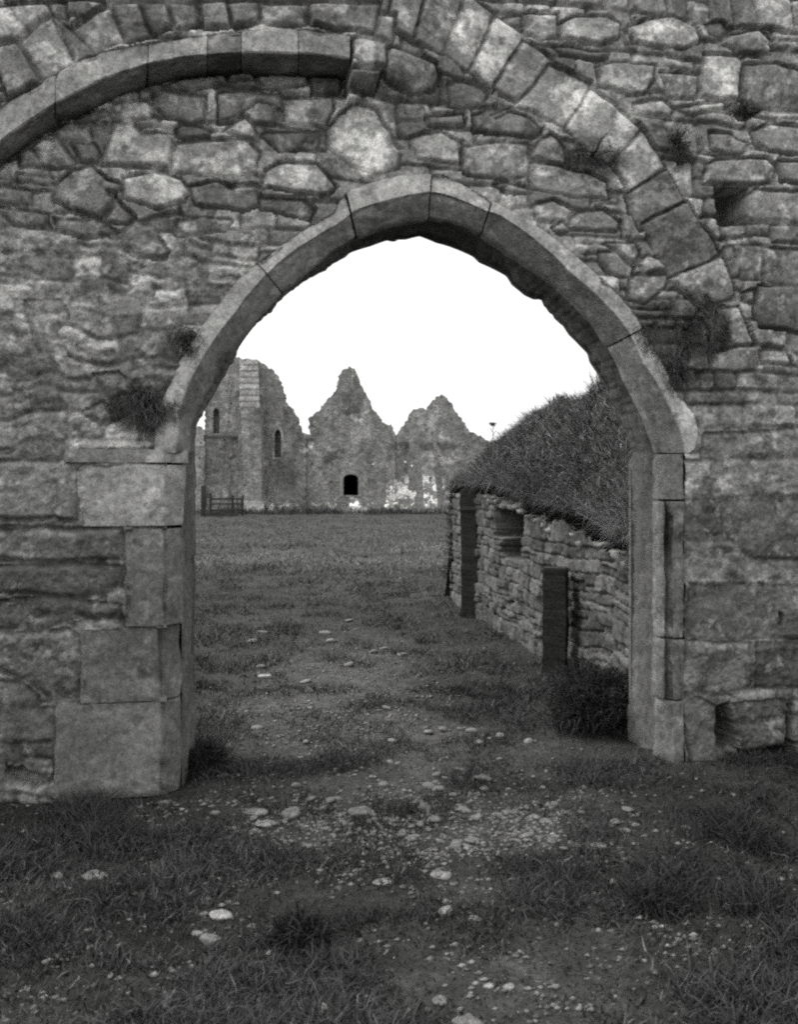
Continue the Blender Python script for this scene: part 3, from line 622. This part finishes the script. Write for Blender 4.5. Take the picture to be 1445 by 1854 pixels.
for i, (u, v, w, h, lb, bx, tl, tn0) in enumerate(big):
    if u == 60: continue
    place_rock('stone', u, v+h*0.2, w, h, lb, None, bx, tl, 50+i, tn0*.72)
protos = [rock_mesh('stone', 1, .8, .5, 200+i, .3, 2) for i in range(9)]
R = random.Random(5)
n = 0
while n < 262:
    q = R.random()
    if q < .62: u, v = R.gauss(760, 200), R.gauss(1490, 42)
    elif q < .75: u, v = R.gauss(600, 110), R.gauss(1270, 70)
    elif q < .87: u, v = R.gauss(830, 120), R.gauss(1360, 40)
    else: u, v = R.uniform(60, 1300), R.uniform(1440, 1840)
    if v < 1100 or v > 1850 or u < 60 or u > 1300: continue
    P = ground(u, v, 0.0)
    if -0.1 < P[1] < 0.5 and (P[0] < XU(345) or P[0] > XU(1140)): continue
    z = float(toPix(P)[2]); s = R.choice((4, 5, 6, 7, 9, 12, 15))*z/F*0.95
    o = bpy.data.objects.new('stone', R.choice(protos)); COL.objects.link(o)
    o.location = (P[0], P[1], gh(P[0], P[1])+s*.2); o.scale = (s, s*R.uniform(.6, 1.1), s*R.uniform(.5, .9)); o.rotation_euler = (R.uniform(-.2, .2), R.uniform(-.2, .2), R.uniform(0, 6.3))
    tag(o, 'small pale stone scattered in the trodden turf', 'stone', 'small stones scattered over the path')
    n += 1
# finest chips as one gravel layer
Ng = 15000; Rg = np.random.default_rng(77)
u = np.concatenate([Rg.normal(740, 200, Ng//2), Rg.normal(620, 130, Ng//4), Rg.uniform(0, 1445, Ng//4)]); v = np.concatenate([Rg.normal(1490, 45, Ng//2), Rg.normal(1270, 75, Ng//4), Rg.uniform(1430, 1850, Ng//4)])
P = ground(u, np.maximum(v, 1080), 0.0); P = P[~((P[:, 1] > -.03) & (P[:, 1] < .48) & ((P[:, 0] < XU(352)) | (P[:, 0] > XU(1140))))]
P = P[Rg.random(len(P)) < .2+.8*sstep(-.1, .4, fbm(P[:, 0]*5, P[:, 1]*5, 380, 3))]
octa = np.array([(1, 0, 0), (0, 1, 0), (-1, 0, 0), (0, -1, 0), (0, 0, 1), (0, 0, -1)], float)
of = np.array([(0, 1, 4), (1, 2, 4), (2, 3, 4), (3, 0, 4), (1, 0, 5), (2, 1, 5), (3, 2, 5), (0, 3, 5)])
n = len(P); s = 0.004+0.013*Rg.random(n)**2; P[:, 2] = gh(P[:, 0], P[:, 1])+s*0.2
V = P[:, None]+(octa[None]*(0.6+.7*Rg.random((n, 6, 1))))*s[:, None, None]*np.array([1.3, 1, .6])
g = mk('gravel', V.reshape(-1, 3), (of[None]+np.arange(n)[:, None, None]*6).reshape(-1, 3), M_ROCK, None, np.repeat(.4+.7*Rg.random(n), 6), smooth=False)
tag(g, 'fine stone chips trodden into the path', None, None, 'stuff')

# ------------------------------------------------------------------ FIELD WALL on the right, beyond the arch
Zend, Znear = 12.2, 5.75
s_ax = np.arange(Znear, Zend, 0.014); z_ax = np.arange(-0.1, 1.62, 0.012)
Sx, Zx = np.meshgrid(s_ax, z_ax, indexing='ij')
wtop = lambda s: np.interp(s, [5.5, 6.75, 7.3, 8.2, 9.0, 9.6, 11.4, 12.3], [0.95, 1.04, 1.12, 1.22, 1.27, 1.38, 1.46, 1.40])
fwall = empty('field_wall', tuple(world(np.array(fw(9.)), np.array(9.), np.array(0.)))); FW = loc_of(fwall)
tag(fwall, 'low rough rubble wall receding from the right jamb, with a dark broken niche', 'wall')
dj, idd, cx, cz = masonry(Sx, Zx, [], cw=0.24, rh=0.135, seed=9)
r1, r2, r3, r4 = (idrand(idd, s) for s in (41, 42, 43, 44))
h = -0.035*(1-sstep(-.005, .007, dj))+(r1-.5)*.045+(r2-.5)*(Sx-cx)*.12+(r3-.5)*(Zx-cz)*.18+.03*fbm(Sx*9, Zx*9, 14, 5, .7)
for (su, vt, vb, sd_) in ((9.55, .80, 1.9, .34), (9.95, 1.0, 1.3, .2)):
    d = np.minimum(sd_-np.abs(Sx-su+.05*fbm(Zx*5, Sx*5, 3, 2)), np.minimum(Zx-vt, vt+(vb-vt)*1.0-Zx)); h -= .62*sstep(-.01, .02, d)
tone = (.6+.8*r4)*(.5+.5*sstep(-.008, .006, dj))
base = world(fw(s_ax)-0.0, s_ax, 0*s_ax)
nd = np.array([-1, 0, 0])@np.stack([RV, DV, UP]); nd = -RV*math.cos(.171)-DV*math.sin(.171)
V = base[:, None, :]+Zx[..., None]*UP+nd*h[..., None]
ragged = wtop(Sx)+0.05*np.round((fbm(Sx*5, 0*Sx, 15, 2))*2)/2
kk = Zx < ragged; keep = kk[:-1, :-1] | kk[1:, 1:]
Fq = gridfaces(len(s_ax), len(z_ax), keep); Vc, Fq, Tc = compact(V.reshape(-1, 3), Fq, tone.ravel())
mk('rubble_face', Vc-FW, Fq, M_FIELD, fwall, Tc)
# the far end and the body behind the face
def boxmesh(c8): return np.array(c8), [(0, 1, 3, 2), (4, 6, 7, 5), (0, 4, 5, 1), (2, 3, 7, 6), (0, 2, 6, 4), (1, 5, 7, 3)]
pts = [world(np.array(fw(z)+dx), np.array(z), np.array(h_)) for z in (Znear-.0, Zend+.02) for dx in (.44, .9) for h_ in (-.1, 0.9)]
V, Fs = boxmesh(pts); mk('wall_core', V-FW, Fs, M_FIELD, fwall, np.ones(8), smooth=False)
zz = np.arange(-.1, 1.42, .02); qq = np.arange(-.02, .95, .02); Q, ZQ = np.meshgrid(qq, zz, indexing='ij')
dj, idd, cx, cz = masonry(Q, ZQ, [], cw=.22, rh=.12, seed=13)
h = -.06*(1-sstep(-.006, .02, dj))+(idrand(idd, 51)-.5)*.04
V = world(fw(Zend)+Q, Zend+0*Q, ZQ)+DV*h[..., None]
mk('wall_end', V.reshape(-1, 3)-FW, gridfaces(len(qq), len(zz)), M_FIELD, fwall, (.6+.8*idrand(idd, 52)).ravel())
# grass-grown loose top stones along the wall
for i in range(34):
    s = 6.0+i*0.185; me = rock_mesh('cap_stone', random.uniform(.05, .11), random.uniform(.07, .12), random.uniform(.03, .06), 400+i, .5, 2)
    o = bpy.data.objects.new('cap_stone', me); COL.objects.link(o); o.parent = fwall
    p = world(np.array(fw(s)+.07), np.array(s), np.array(float(wtop(s))+random.uniform(-.09, -.02)))-FW; o.location = p; o.rotation_euler = (random.uniform(-.2, .2), random.uniform(-.2, .2), random.uniform(0, 3))

# dark square posts
def post(name, x, Zd, w, dpt, z1, rot, mat, label, cat, seams=()):
    root = world(np.array(x), np.array(Zd), np.array(0.)); bm = bmesh.new()
    bmesh.ops.create_cube(bm, size=1, matrix=None or __import__('mathutils').Matrix.Identity(4))
    for vv in bm.verts: vv.co = Vector((vv.co.x*w, vv.co.y*dpt, -0.1 if vv.co.z < 0 else z1))
    bmesh.ops.bevel(bm, geom=[e for e in bm.edges], offset=.012, segments=2, affect='EDGES')
    bmesh.ops.subdivide_edges(bm, edges=[e for e in bm.edges if abs(e.verts[0].co.z-e.verts[1].co.z) > .3], cuts=40)
    for vv in bm.verts:
        p = vv.co; nn = mnoise.fractal(Vector((p.x*6, p.y*6, p.z*5+x*10)), 1, 2, 4)*.016
        for zq in seams:
            if abs(p.z-zq) < .012: nn -= .012
        vv.co += Vector((math.copysign(nn, p.x)*1, math.copysign(nn, p.y), 0))
        vv.co.x += .01*math.sin(p.z*3)
    me = bpy.data.meshes.new(name); bm.to_mesh(me); bm.free(); me.materials.append(mat)
    o = bpy.data.objects.new(name, me); COL.objects.link(o); o.location = root; o.rotation_euler = (0, 0, rot-TH)
    return tag(o, label, cat)
post('stone_post', 1.285, 7.75, .19, .19, .885, math.radians(-14), M_POST, 'dark square stone post with flat top standing in front of the low wall', 'post')
post('stone_pillar', 0.835, 11.05, .19, .2, 1.50, math.radians(-12), M_POST, 'tall dark dressed pillar at the far end of the low wall', 'pillar', seams=(1.26,))

# ------------------------------------------------------------------ overgrown bank above the field wall
bs = np.arange(5.6, 16, 0.10); bq = np.concatenate([np.arange(0, 2, .06), np.arange(2, 9, .4)])
BS, BQ = np.meshgrid(bs, bq, indexing='ij')
def bank_h(s, q):
    crest = np.interp(s, [5.5, 7, 8, 9.5, 11, 12.3], [1.36, 1.36, 1.20, .96, .80, .62])
    top = wtop(np.clip(s, 5.5, 12.3))-0.01
    hb = top+crest*(.10+.90*sstep(-.05, .60, q))+0.24*fbm(s*1.8, q*1.8, 17, 4)*sstep(-.1, .6, q)+.05*fbm(s*5, q*3, 27, 2)+.04
    end = sstep(12.9, 12.0, s+0*q)
    return hb*end-0.15*(1-end)
V = world(fw(BS)+.03+BQ, BS, bank_h(BS, BQ))
g = mk('earth_bank', V.reshape(-1, 3), gridfaces(len(bs), len(bq)), M_SOIL, None, .9+0*BS.ravel())
tag(g, 'grassy earth bank heaped behind the low field wall', None, None, 'structure')
R = np.random.default_rng(5); N = 130000
s = 5.6+R.random(N)*7.0; q = -0.04+R.random(N)**1.5*2.4
P = world(fw(s)+.03+q, s, bank_h(s, q)); cl = fbm(s*2.2, q*2.2, 18, 3)
kp = R.random(N) < .35+.65*sstep(-.3, .4, cl); P, s, q, cl = P[kp], s[kp], q[kp], cl[kp]; n = len(P)
a = R.random(n)*6.283; d = np.stack([np.cos(a)*.55, np.sin(a)*.55, np.ones(n)*.8], -1)+nd*(.55*sstep(.6, 0, q))[:, None]
edge = sstep(.12, 0, q)*sstep(-.2, .3, fbm(s*2.6, 0*s, 29, 3)); L = (.06+.17*R.random(n)**1.5)*(1+.9*edge)*(1+.7*sstep(-.2, .5, cl))*(1+.8*(R.random(n) < .03)); tone = (.5+.8*R.random(n))*(1+.5*fbm(s*1.2, q*1.5, 19, 3))
tone = np.where(R.random(n) < .06, tone*2.6, tone)
g = blades('long_grass', P, d, L, np.where(L > .2, .004, .008)*(.5+R.random(n)), tone*1.8, M_GRASS, droop=1.0)
tag(g, 'long tangled grass growing over the earth bank', None, None, 'stuff')

# a tall umbelled weed on the bank and the thinner ones round it
def weed(u, vb, vt, Zd, label, cat='plant', hd=.05, n=7, lean=0):
    P0 = depth(np.array(float(u)), np.array(float(vb)), Zd); H = (vb-vt)*Zd/F
    e = empty('weed', tuple(P0)); tag(e, label, cat)
    V = []; Fs = []
    def tube(p, q_, r):
        k = len(V); ax = (q_-p); 
        sd1 = np.cross(ax, [0, 1, .1]); sd1 /= np.linalg.norm(sd1)+1e-9; sd2 = np.cross(ax, sd1); sd2 /= np.linalg.norm(sd2)+1e-9
        for c in (p, q_):
            for j in range(4): an = j*math.pi/2; V.append(c+r*(math.cos(an)*sd1+math.sin(an)*sd2))
        for j in range(4): Fs.append((k+j, k+(j+1) % 4, k+4+(j+1) % 4, k+4+j))
    top = np.array([lean, 0, H]); tube(np.array([0, 0, -.5]), top*.5+[.01, 0, 0], .0035); tube(top*.5+[.01, 0, 0], top, .003)
    rr = random.Random(int(u)); tips = []
    for j in range(n):
        an = j/n*6.28; t = top+np.array([math.cos(an)*hd, math.sin(an)*hd, hd*.7+rr.uniform(0, .02)]); tube(top, t, .003); tips.append(t)
    for j in range(4):
        z = H*(.25+.17*j); an = rr.uniform(0, 6.28); tube(np.array([0, 0, z]), np.array([math.cos(an)*.07, math.sin(an)*.07, z+.05]), .004)
    mk('stem', V, Fs, M_ROCK, e, np.ones(len(V)), False)
    roots = np.repeat(np.array(tips), 26, 0)+rng.normal(size=(26*n, 3))*.008; dd = rng.normal(size=(26*n, 3))+[0, 0, .5]
    blades('flower_head', roots, dd, np.full(len(roots), .022), np.full(len(roots), .012), np.ones(len(roots))*2.2, M_PLANT, e)
weed(892, 800, 772, 10.5, 'tall dried weed with a round flower head against the white sky', hd=.022, n=5)
#weed(1042, 752, 734, 8.4, 'thin dry weed standing up from the bank crest near the arch', hd=.02, n=4, lean=.03)
#weed(1062, 745, 712, 8.1, 'feathery pale weed on the bank beside the arch edge', hd=.03, n=5, lean=-.02)
#weed(978, 790, 762, 9.2, 'short dry stalk midway along the bank crest', hd=.02, n=4, lean=.02)

# ------------------------------------------------------------------ plants
def tuft(name, cen, rad, N, label, cat, tone=1.0, L=.12, dirn=(0, -1, .1), mat=None, spread=1.0, wid=.006, flat=.35):
    R = np.random.default_rng(abs(hash(label)) % 1000 if False else len(label)*7+N)
    cen = np.array(cen, float); e = empty(name, tuple(cen)); tag(e, label, cat)
    p = R.normal(size=(N, 3)); p /= np.linalg.norm(p, axis=1)[:, None]; p *= (R.random(N)**.45)[:, None]
    k = 1+.5*fbm(p[:, 0]*2+N, p[:, 2]*2, 21, 3)
    p = p*np.array(rad)*k[:, None]; p[:, 1] = -np.abs(p[:, 1])*flat/.35 if flat < 1 else p[:, 1]
    if flat < 1:
        kp = fbm(p[:, 0]*14+N, p[:, 2]*14, 26, 3)+.35*R.normal(size=N)*.5 > .02; p = p[kp]; N = len(p); p[:, 1] *= .6
    d = R.normal(size=(N, 3))*spread+np.array(dirn)*(.5 if flat < 1 else 1)+p*3-(np.array([0, 0, .35]) if flat < 1 else 0)
    blades('leaves', p, d, L*(.4+.9*R.random(N)), wid*(.6+.8*R.random(N)), tone*(.5+1.0*R.random(N)), mat or M_PLANT, e, droop=.8)
    # woody stems running from the root into the leaves
    nS = 26; r0 = R.normal(size=(nS, 3))*.01; dd = R.normal(size=(nS, 3))*.8+np.array(dirn)*.8
    blades('stems', r0, dd, np.full(nS, max(rad)*1.1), np.full(nS, .006), np.ones(nS)*.8, M_PLANT, e)
    return e
Wp = lambda u, v: onY(np.array(float(u)), np.array(float(v)), 0.0)
tuft('wall_plant', Wp(1240, 600), (.27, .08, .25), 6500, 'large dark shaggy plant growing on the wall right of the arch', 'plant', 1.9, .06, wid=.004)
tuft('wall_plant', Wp(262, 735), (.17, .09, .13), 2900, 'dark bushy tuft rooted above the left impost', 'plant', 2.0, .06, wid=.004)
tuft('wall_plant', Wp(335, 620), (.09, .06, .09), 900, 'small dark tuft against the left curve of the arch', 'plant', 1.5, .06, wid=.004)
tuft('wall_plant', Wp(1070, 285), (.20, .05, .11), 1100, 'flat mossy growth across the big arch stones at upper right', 'moss', 2.2, .04, wid=.004)
tuft('wall_plant', Wp(1225, 260), (.12, .05, .10), 550, 'thin dark growth beside a small round stone at upper right', 'plant', 2.0, .05, wid=.004)
tuft('wall_plant', Wp(1345, 205), (.09, .05, .04), 500, 'dark roots hanging in the gap under two square blocks', 'plant', .8, .05)
tuft('wall_plant', Wp(1225, 680), (.10, .05, .12), 700, 'sparse growth trailing down to the right springing stone', 'plant', 2.0, .05, wid=.004)
b0 = ground(np.array(1092.), np.array(1330.), 0.0)
tuft('bush', (b0[0]+.02, b0[1]+.15, .16), (.30, .30, .26), 9000, 'low dark bush at the foot of the wall inside the right jamb', 'bush', .45, .09, (0, 0, .6), flat=2)
b1 = ground(np.array(545.), np.array(1712.), 0.0)
tuft('grass_tussock', (b1[0], b1[1]+.05, .01), (.09, .08, .05), 900, 'dark tussock of coarse grass in the lower foreground left of centre', 'grass tussock', .5, .11, (0, 0, 1.2), flat=2)
b2 = ground(np.array(1215.), np.array(1660.), 0.0)
tuft('grass_tussock', (b2[0], b2[1]+.05, .01), (.13, .10, .05), 1100, 'wide dark tussock of grass at the right of the foreground', 'grass tussock', .5, .11, (0, 0, 1.2), flat=2)
b3 = ground(np.array(360.), np.array(1400.), 0.0)
tuft('grass_tussock', (b3[0], b3[1]+.15, .03), (.14, .18, .07), 2500, 'dark weedy clump inside the foot of the left jamb', 'grass tussock', .55, .12, (0, 0, 1.0), flat=2)

# ------------------------------------------------------------------ FAR RUINS (about 47 m off)
ZR = 47.0
abbey = empty('ruined_abbey', tuple(depth(np.array(600.), np.array(928.), ZR))); AB = loc_of(abbey)
tag(abbey, 'roofless ruined abbey with two jagged gables and a buttressed tower wall across the field', 'ruin')
def rough_line(pts, amp, step=3.0, seed=0):
    out = []
    R = random.Random(seed)
    for a, b in zip(pts, pts[1:]+pts[:1]):
        n = max(1, int(math.hypot(a[0]-b[0], a[1]-b[1])/step))
        flat = (a[1] > 925 and b[1] > 925)
        for i in range(n):
            t = i/n; k = 0 if flat or (a[1] > 925 and i == 0) else amp
            out.append((a[0]+(b[0]-a[0])*t+R.uniform(-k, k), a[1]+(b[1]-a[1])*t+R.uniform(-k, k)))
    return out
def far_slab(name, outer, holes, Z0, thick, mat, amp=2.1, seed=0, parent=None, org=None, step=3.0):
    outer = rough_line(outer, amp, step, seed)
    loops = [outer]+holes; W3 = [[Vector(depth(np.array(p[0]), np.array(p[1]), Z0)) for p in L] for L in loops]
    l2 = [[Vector((p[0], -p[1], 0)) for p in L] for L in loops]
    flat = [p for L in W3 for p in L]; tri = tessellate_polygon(l2); n = len(flat); dv = Vector(DV)*thick
    V = [tuple(p) for p in flat]+[tuple(p+dv) for p in flat]; Fs = [tuple(t) for t in tri]+[tuple(i+n for i in t[::-1]) for t in tri]
    k = 0
    for L in W3:
        m = len(L)
        for i in range(m): j = (i+1) % m; Fs.append((k+i, k+j, k+j+n, k+i+n))
        k += m
    V = np.array(V)
    o = mk(name, V-(AB if org is None else org), Fs, mat, parent or abbey, np.ones(len(V)), smooth=False)
    if name.endswith('wall'):
        us = np.arange(min(p[0] for p in outer), max(p[0] for p in outer), 1.3); vs = np.arange(min(p[1] for p in outer), 932, 1.3)
        A, B = np.meshgrid(us, vs, indexing='ij'); k = Z0/F
        d = sdpoly(A, -B, np.array([(p[0], -p[1]) for p in outer]))
        for L in holes: d = np.minimum(d, -sdpoly(A, -B, np.array([(p[0], -p[1]) for p in L])))
        dj, idd, cx, cz = masonry(A*k, -B*k, [], cw=.45, rh=.20, seed=60+seed)
        h = -.05*(1-sstep(-.02, .03, dj))+(idrand(idd, 61)-.5)*.07+.05*fbm(A*k*.8, B*k*.8, 63, 4, .6)
        tone = (.75+.5*idrand(idd, 62))*(1+.32*fbm(A*k*.5, B*k*.5, 66, 4, .65))*(1+.45*fbm(A*k*2.4, B*k*3.6, 72, 3, .7))
        sp = fbm(A*.11, B*.13, 88, 4, .7)
        for bu, bv, ru, rv, am in ((760, 890, 75, 32, 2.6), (560, 812, 18, 14, 1.6), (805, 775, 20, 26, 1.3), (650, 915, 120, 9, 1.6), (500, 918, 60, 8, 1.6), (640, 905, 20, 12, 1.5), (640, 685, 18, 20, .8), (800, 830, 60, 12, .7), (690, 915, 14, 14, 1.5), (665, 760, 60, 25, .5)):
            e = ((A-bu)/ru)**2+((B-bv)/rv)**2; tone = tone*(1+1.35*am*sstep(1.2, .1, e)*sstep(-.02, .16, sp))
        for bu, bv, ru, rv, am in ((612, 830, 26, 16, .5), (780, 808, 70, 9, .45), (690, 815, 50, 26, .35), (740, 835, 10, 30, .3), (480, 720, 30, 60, .3), (400, 830, 40, 60, .2), (640, 720, 30, 50, .2), (520, 850, 40, 30, .25)):
            e = ((A-bu)/ru)**2+((B-bv)/rv)**2; tone = tone*(1-am*sstep(1.3, .2, e+.6*sp))
        V2 = depth(A, B, Z0-.06-h); kk = d > -.6; keep = kk[:-1, :-1] & kk[1:, 1:] & kk[1:, :-1] & kk[:-1, 1:]
        Fq = gridfaces(len(us), len(vs), keep)
        if len(Fq):
            V2, Fq, T2_ = compact(V2.reshape(-1, 3), Fq, tone.ravel()); mk('rubble_facing', V2-AB, Fq[:, ::-1].copy(), mat, parent or abbey, T2_)
    return o
def arch_hole(u0, u1, vt, vb, pointed=False):
    c = (u0+u1)/2; r = (u1-u0)/2; L = [(u0, vb), (u0, vt+r)]
    for i in range(1, 8):
        t = math.pi*i/8; L.append((c-r*math.cos(t), vt+r-(r*(1.5 if pointed else .62))*math.sin(t)))
    return L+[(u1, vt+r), (u1, vb)]
GB = 931
def putlogs(lst, r=1.3): return [[(u-r, v-r*1.3), (u+r, v-r*1.3), (u+r, v+r*1.3), (u-r, v+r*1.3)] for u, v in lst]
far_slab('tower_wall', [(371, GB), (371, 640), (425, 646), (440, 649), (462, 652), (480, 661), (490, 668), (498, 678), (504, 690), (510, 705), (515, 728), (530, 742), (537, 760), (541, 776), (554, 788), (554, GB)],
         [arch_hole(497, 509, 781, 828, True), arch_hole(386, 397, 742, 785, True)]+putlogs([(419, 731), (415, 764), (406, 797), (480, 803), (417, 830), (372, 855), (403, 887), (534, 833), (410, 865)]), ZR, 1.2, M_FAR, seed=1)
far_slab('blocked_window', arch_hole(494, 512, 778, 832, True), [], ZR+.55, .5, M_FAR, amp=0, seed=3)
far_slab('blocked_window', arch_hole(383, 400, 739, 790, True), [], ZR+.45, .5, M_FAR, amp=0, seed=3)
far_slab('window_surround', arch_hole(493, 513, 776, 831, True), [arch_hole(497, 509, 781, 828.5, True)], ZR-.06, .12, M_FARL, amp=0)
far_slab('gable_wall', [(549.5, GB), (549.5, 788), (561, 787), (559, 757), (566, 750), (575, 746), (590, 725), (600, 716), (608, 708), (612, 682), (620, 669), (636, 664), (646, 674), (655, 700), (668, 724), (673, 738), (680, 747), (695, 766), (708, 769), (715, 787), (716, 790), (716, GB)],
         [arch_hole(621, 649, 853, 897)]+putlogs([(594, 743), (602, 839), (599, 872), (600, 885), (606, 900), (670, 876), (675, 840), (536+30, 840), (684, 778)]), ZR+.1, 1.1, M_FAR, seed=5)
far_slab('window_surround', arch_hole(615, 655, 848, 899), [arch_hole(621.3, 648.7, 853.3, 896.8)], ZR+.02, .12, M_FARL, amp=0.0)
far_slab('gable_wall', [(711, GB), (711, 792), (722, 783), (735, 761), (745, 748), (752, 741), (763, 739), (773, 741), (780, 730), (790, 718), (802, 714), (815, 727), (825, 745), (838, 760), (846, 775), (852, 782), (870, 789), (883, 797), (930, 805), (1010, 815), (1010, GB)],
         putlogs([(734, 836), (706+40, 843)]), ZR+.25, 1.1, M_FAR, seed=7)
far_slab('lean_to_wall', [(250, GB), (250, 770), (345, 775), (357, 772), (370.5, 781), (370.5, GB)], putlogs([(384-20, 802), (361, 830)]), ZR-.15, 1.0, M_FAR, seed=8)
# flat dark slab painting in the shade of a corbel-arched recess high in the gable
far_slab('hollow_shade', arch_hole(628, 652, 730, 748), [], ZR+.04, .1, M_REAR, amp=.6)
# vault behind the window keeps it dark
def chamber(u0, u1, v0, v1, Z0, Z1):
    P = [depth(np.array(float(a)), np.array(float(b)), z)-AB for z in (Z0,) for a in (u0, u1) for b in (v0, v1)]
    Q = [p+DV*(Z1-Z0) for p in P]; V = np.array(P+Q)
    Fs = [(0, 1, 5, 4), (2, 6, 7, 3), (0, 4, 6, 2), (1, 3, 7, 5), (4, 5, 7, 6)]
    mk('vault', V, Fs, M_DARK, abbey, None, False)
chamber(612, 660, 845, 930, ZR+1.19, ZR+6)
# buttress: stepped weatherings, pale shaft, plinth
def far_prism(name, u0, u1, prof, mat, parent=abbey):
    """prof: (v, depth) outline seen from the side, extruded between u0 and u1"""
    L = [depth(np.array(float(u0)), np.array(float(v)), z)-AB for v, z in prof]; Rr = [depth(np.array(float(u1)), np.array(float(v)), z)-AB for v, z in prof]
    n = len(prof); V = np.array(L+Rr); Fs = [tuple(range(n)), tuple(range(2*n-1, n-1, -1))]+[(i, i+n, (i+1) % n+n, (i+1) % n) for i in range(n)]
    return mk(name, V, Fs, mat, parent, np.ones(len(V)), False)
far_slab('buttress_wall', [(431, 929), (432, 738), (473, 738), (474, 929)], [], ZR-1.0, .95, M_FAR, amp=.5, seed=11)
#far_prism('buttress_weathering', 433, 469, [(653, ZR-.02), (674, ZR-.25), (674, ZR)], M_FARL)
#far_prism('buttress_weathering', 433, 471, [(676, ZR-.25), (696, ZR-.45), (696, ZR)], M_FARL)
for i_ in range(8):      # sloping courses of the buttress head, each a small step
    va = 651+i_*11; w_ = i_*.5; far_prism('buttress_weathering', 433+.1*i_, 467+w_, [(va, ZR-.05-.115*i_), (va+8, ZR-.16-.115*i_), (va+10.6, ZR-.16-.115*i_), (va+10.6, ZR), (va, ZR)], M_FARL if i_ in (2, 4, 7) else M_FAR)
far_prism('buttress_plinth', 437, 478, [(908, ZR-1.25), (929, ZR-1.4), (929, ZR), (905, ZR)], M_FARL)
far_prism('string_course', 371, 476, [(788, ZR-.12), (792, ZR-.12), (792, ZR-.01), (786, ZR-.01)], M_REAR)
far_prism('footing', 440, 812, [(924, ZR-.55), (930, ZR-.6), (930, ZR), (924, ZR)], M_FARL)
#far_prism('chimney_breast', 684, 714, [(790, ZR-.1), (931, ZR-.35), (931, ZR), (788, ZR)], M_FAR)
#far_prism('string_course', 560, 712, [(798, ZR-.02), (800, ZR-.02), (800, ZR+.09), (797, ZR+.09)], M_REAR)

# timber fence by the tower
ZF = 42.0
fence = empty('timber_fence', tuple(depth(np.array(400.), np.array(934.), ZF))); FE = loc_of(fence)
tag(fence, 'short dark timber rail fence in front of the ruined tower', 'fence')
def fbox(name, u0, u1, v0, v1, dz=0.0, th=.06):
    P = [depth(np.array(float(a)), np.array(float(b)), ZF+dz)-FE for a in (u0, u1) for b in (v0, v1)]; Q = [p+DV*th for p in P]
    mk(name, np.array(P+Q), [(0, 1, 3, 2), (4, 6, 7, 5), (0, 4, 5, 1), (2, 3, 7, 6), (0, 2, 6, 4), (1, 5, 7, 3)], M_WOOD, fence, None, False)
fbox('post', 364, 371, 880, 938, 0, .18); fbox('post', 379, 383, 893, 938); fbox('post', 419, 423, 896, 938); fbox('post', 437, 441, 898, 938)
for v in (902, 911, 922): fbox('rail', 381, 440, v, v+3, -.06, .05)
fbox('rail', 372, 432, 928, 936, -.07, .05)
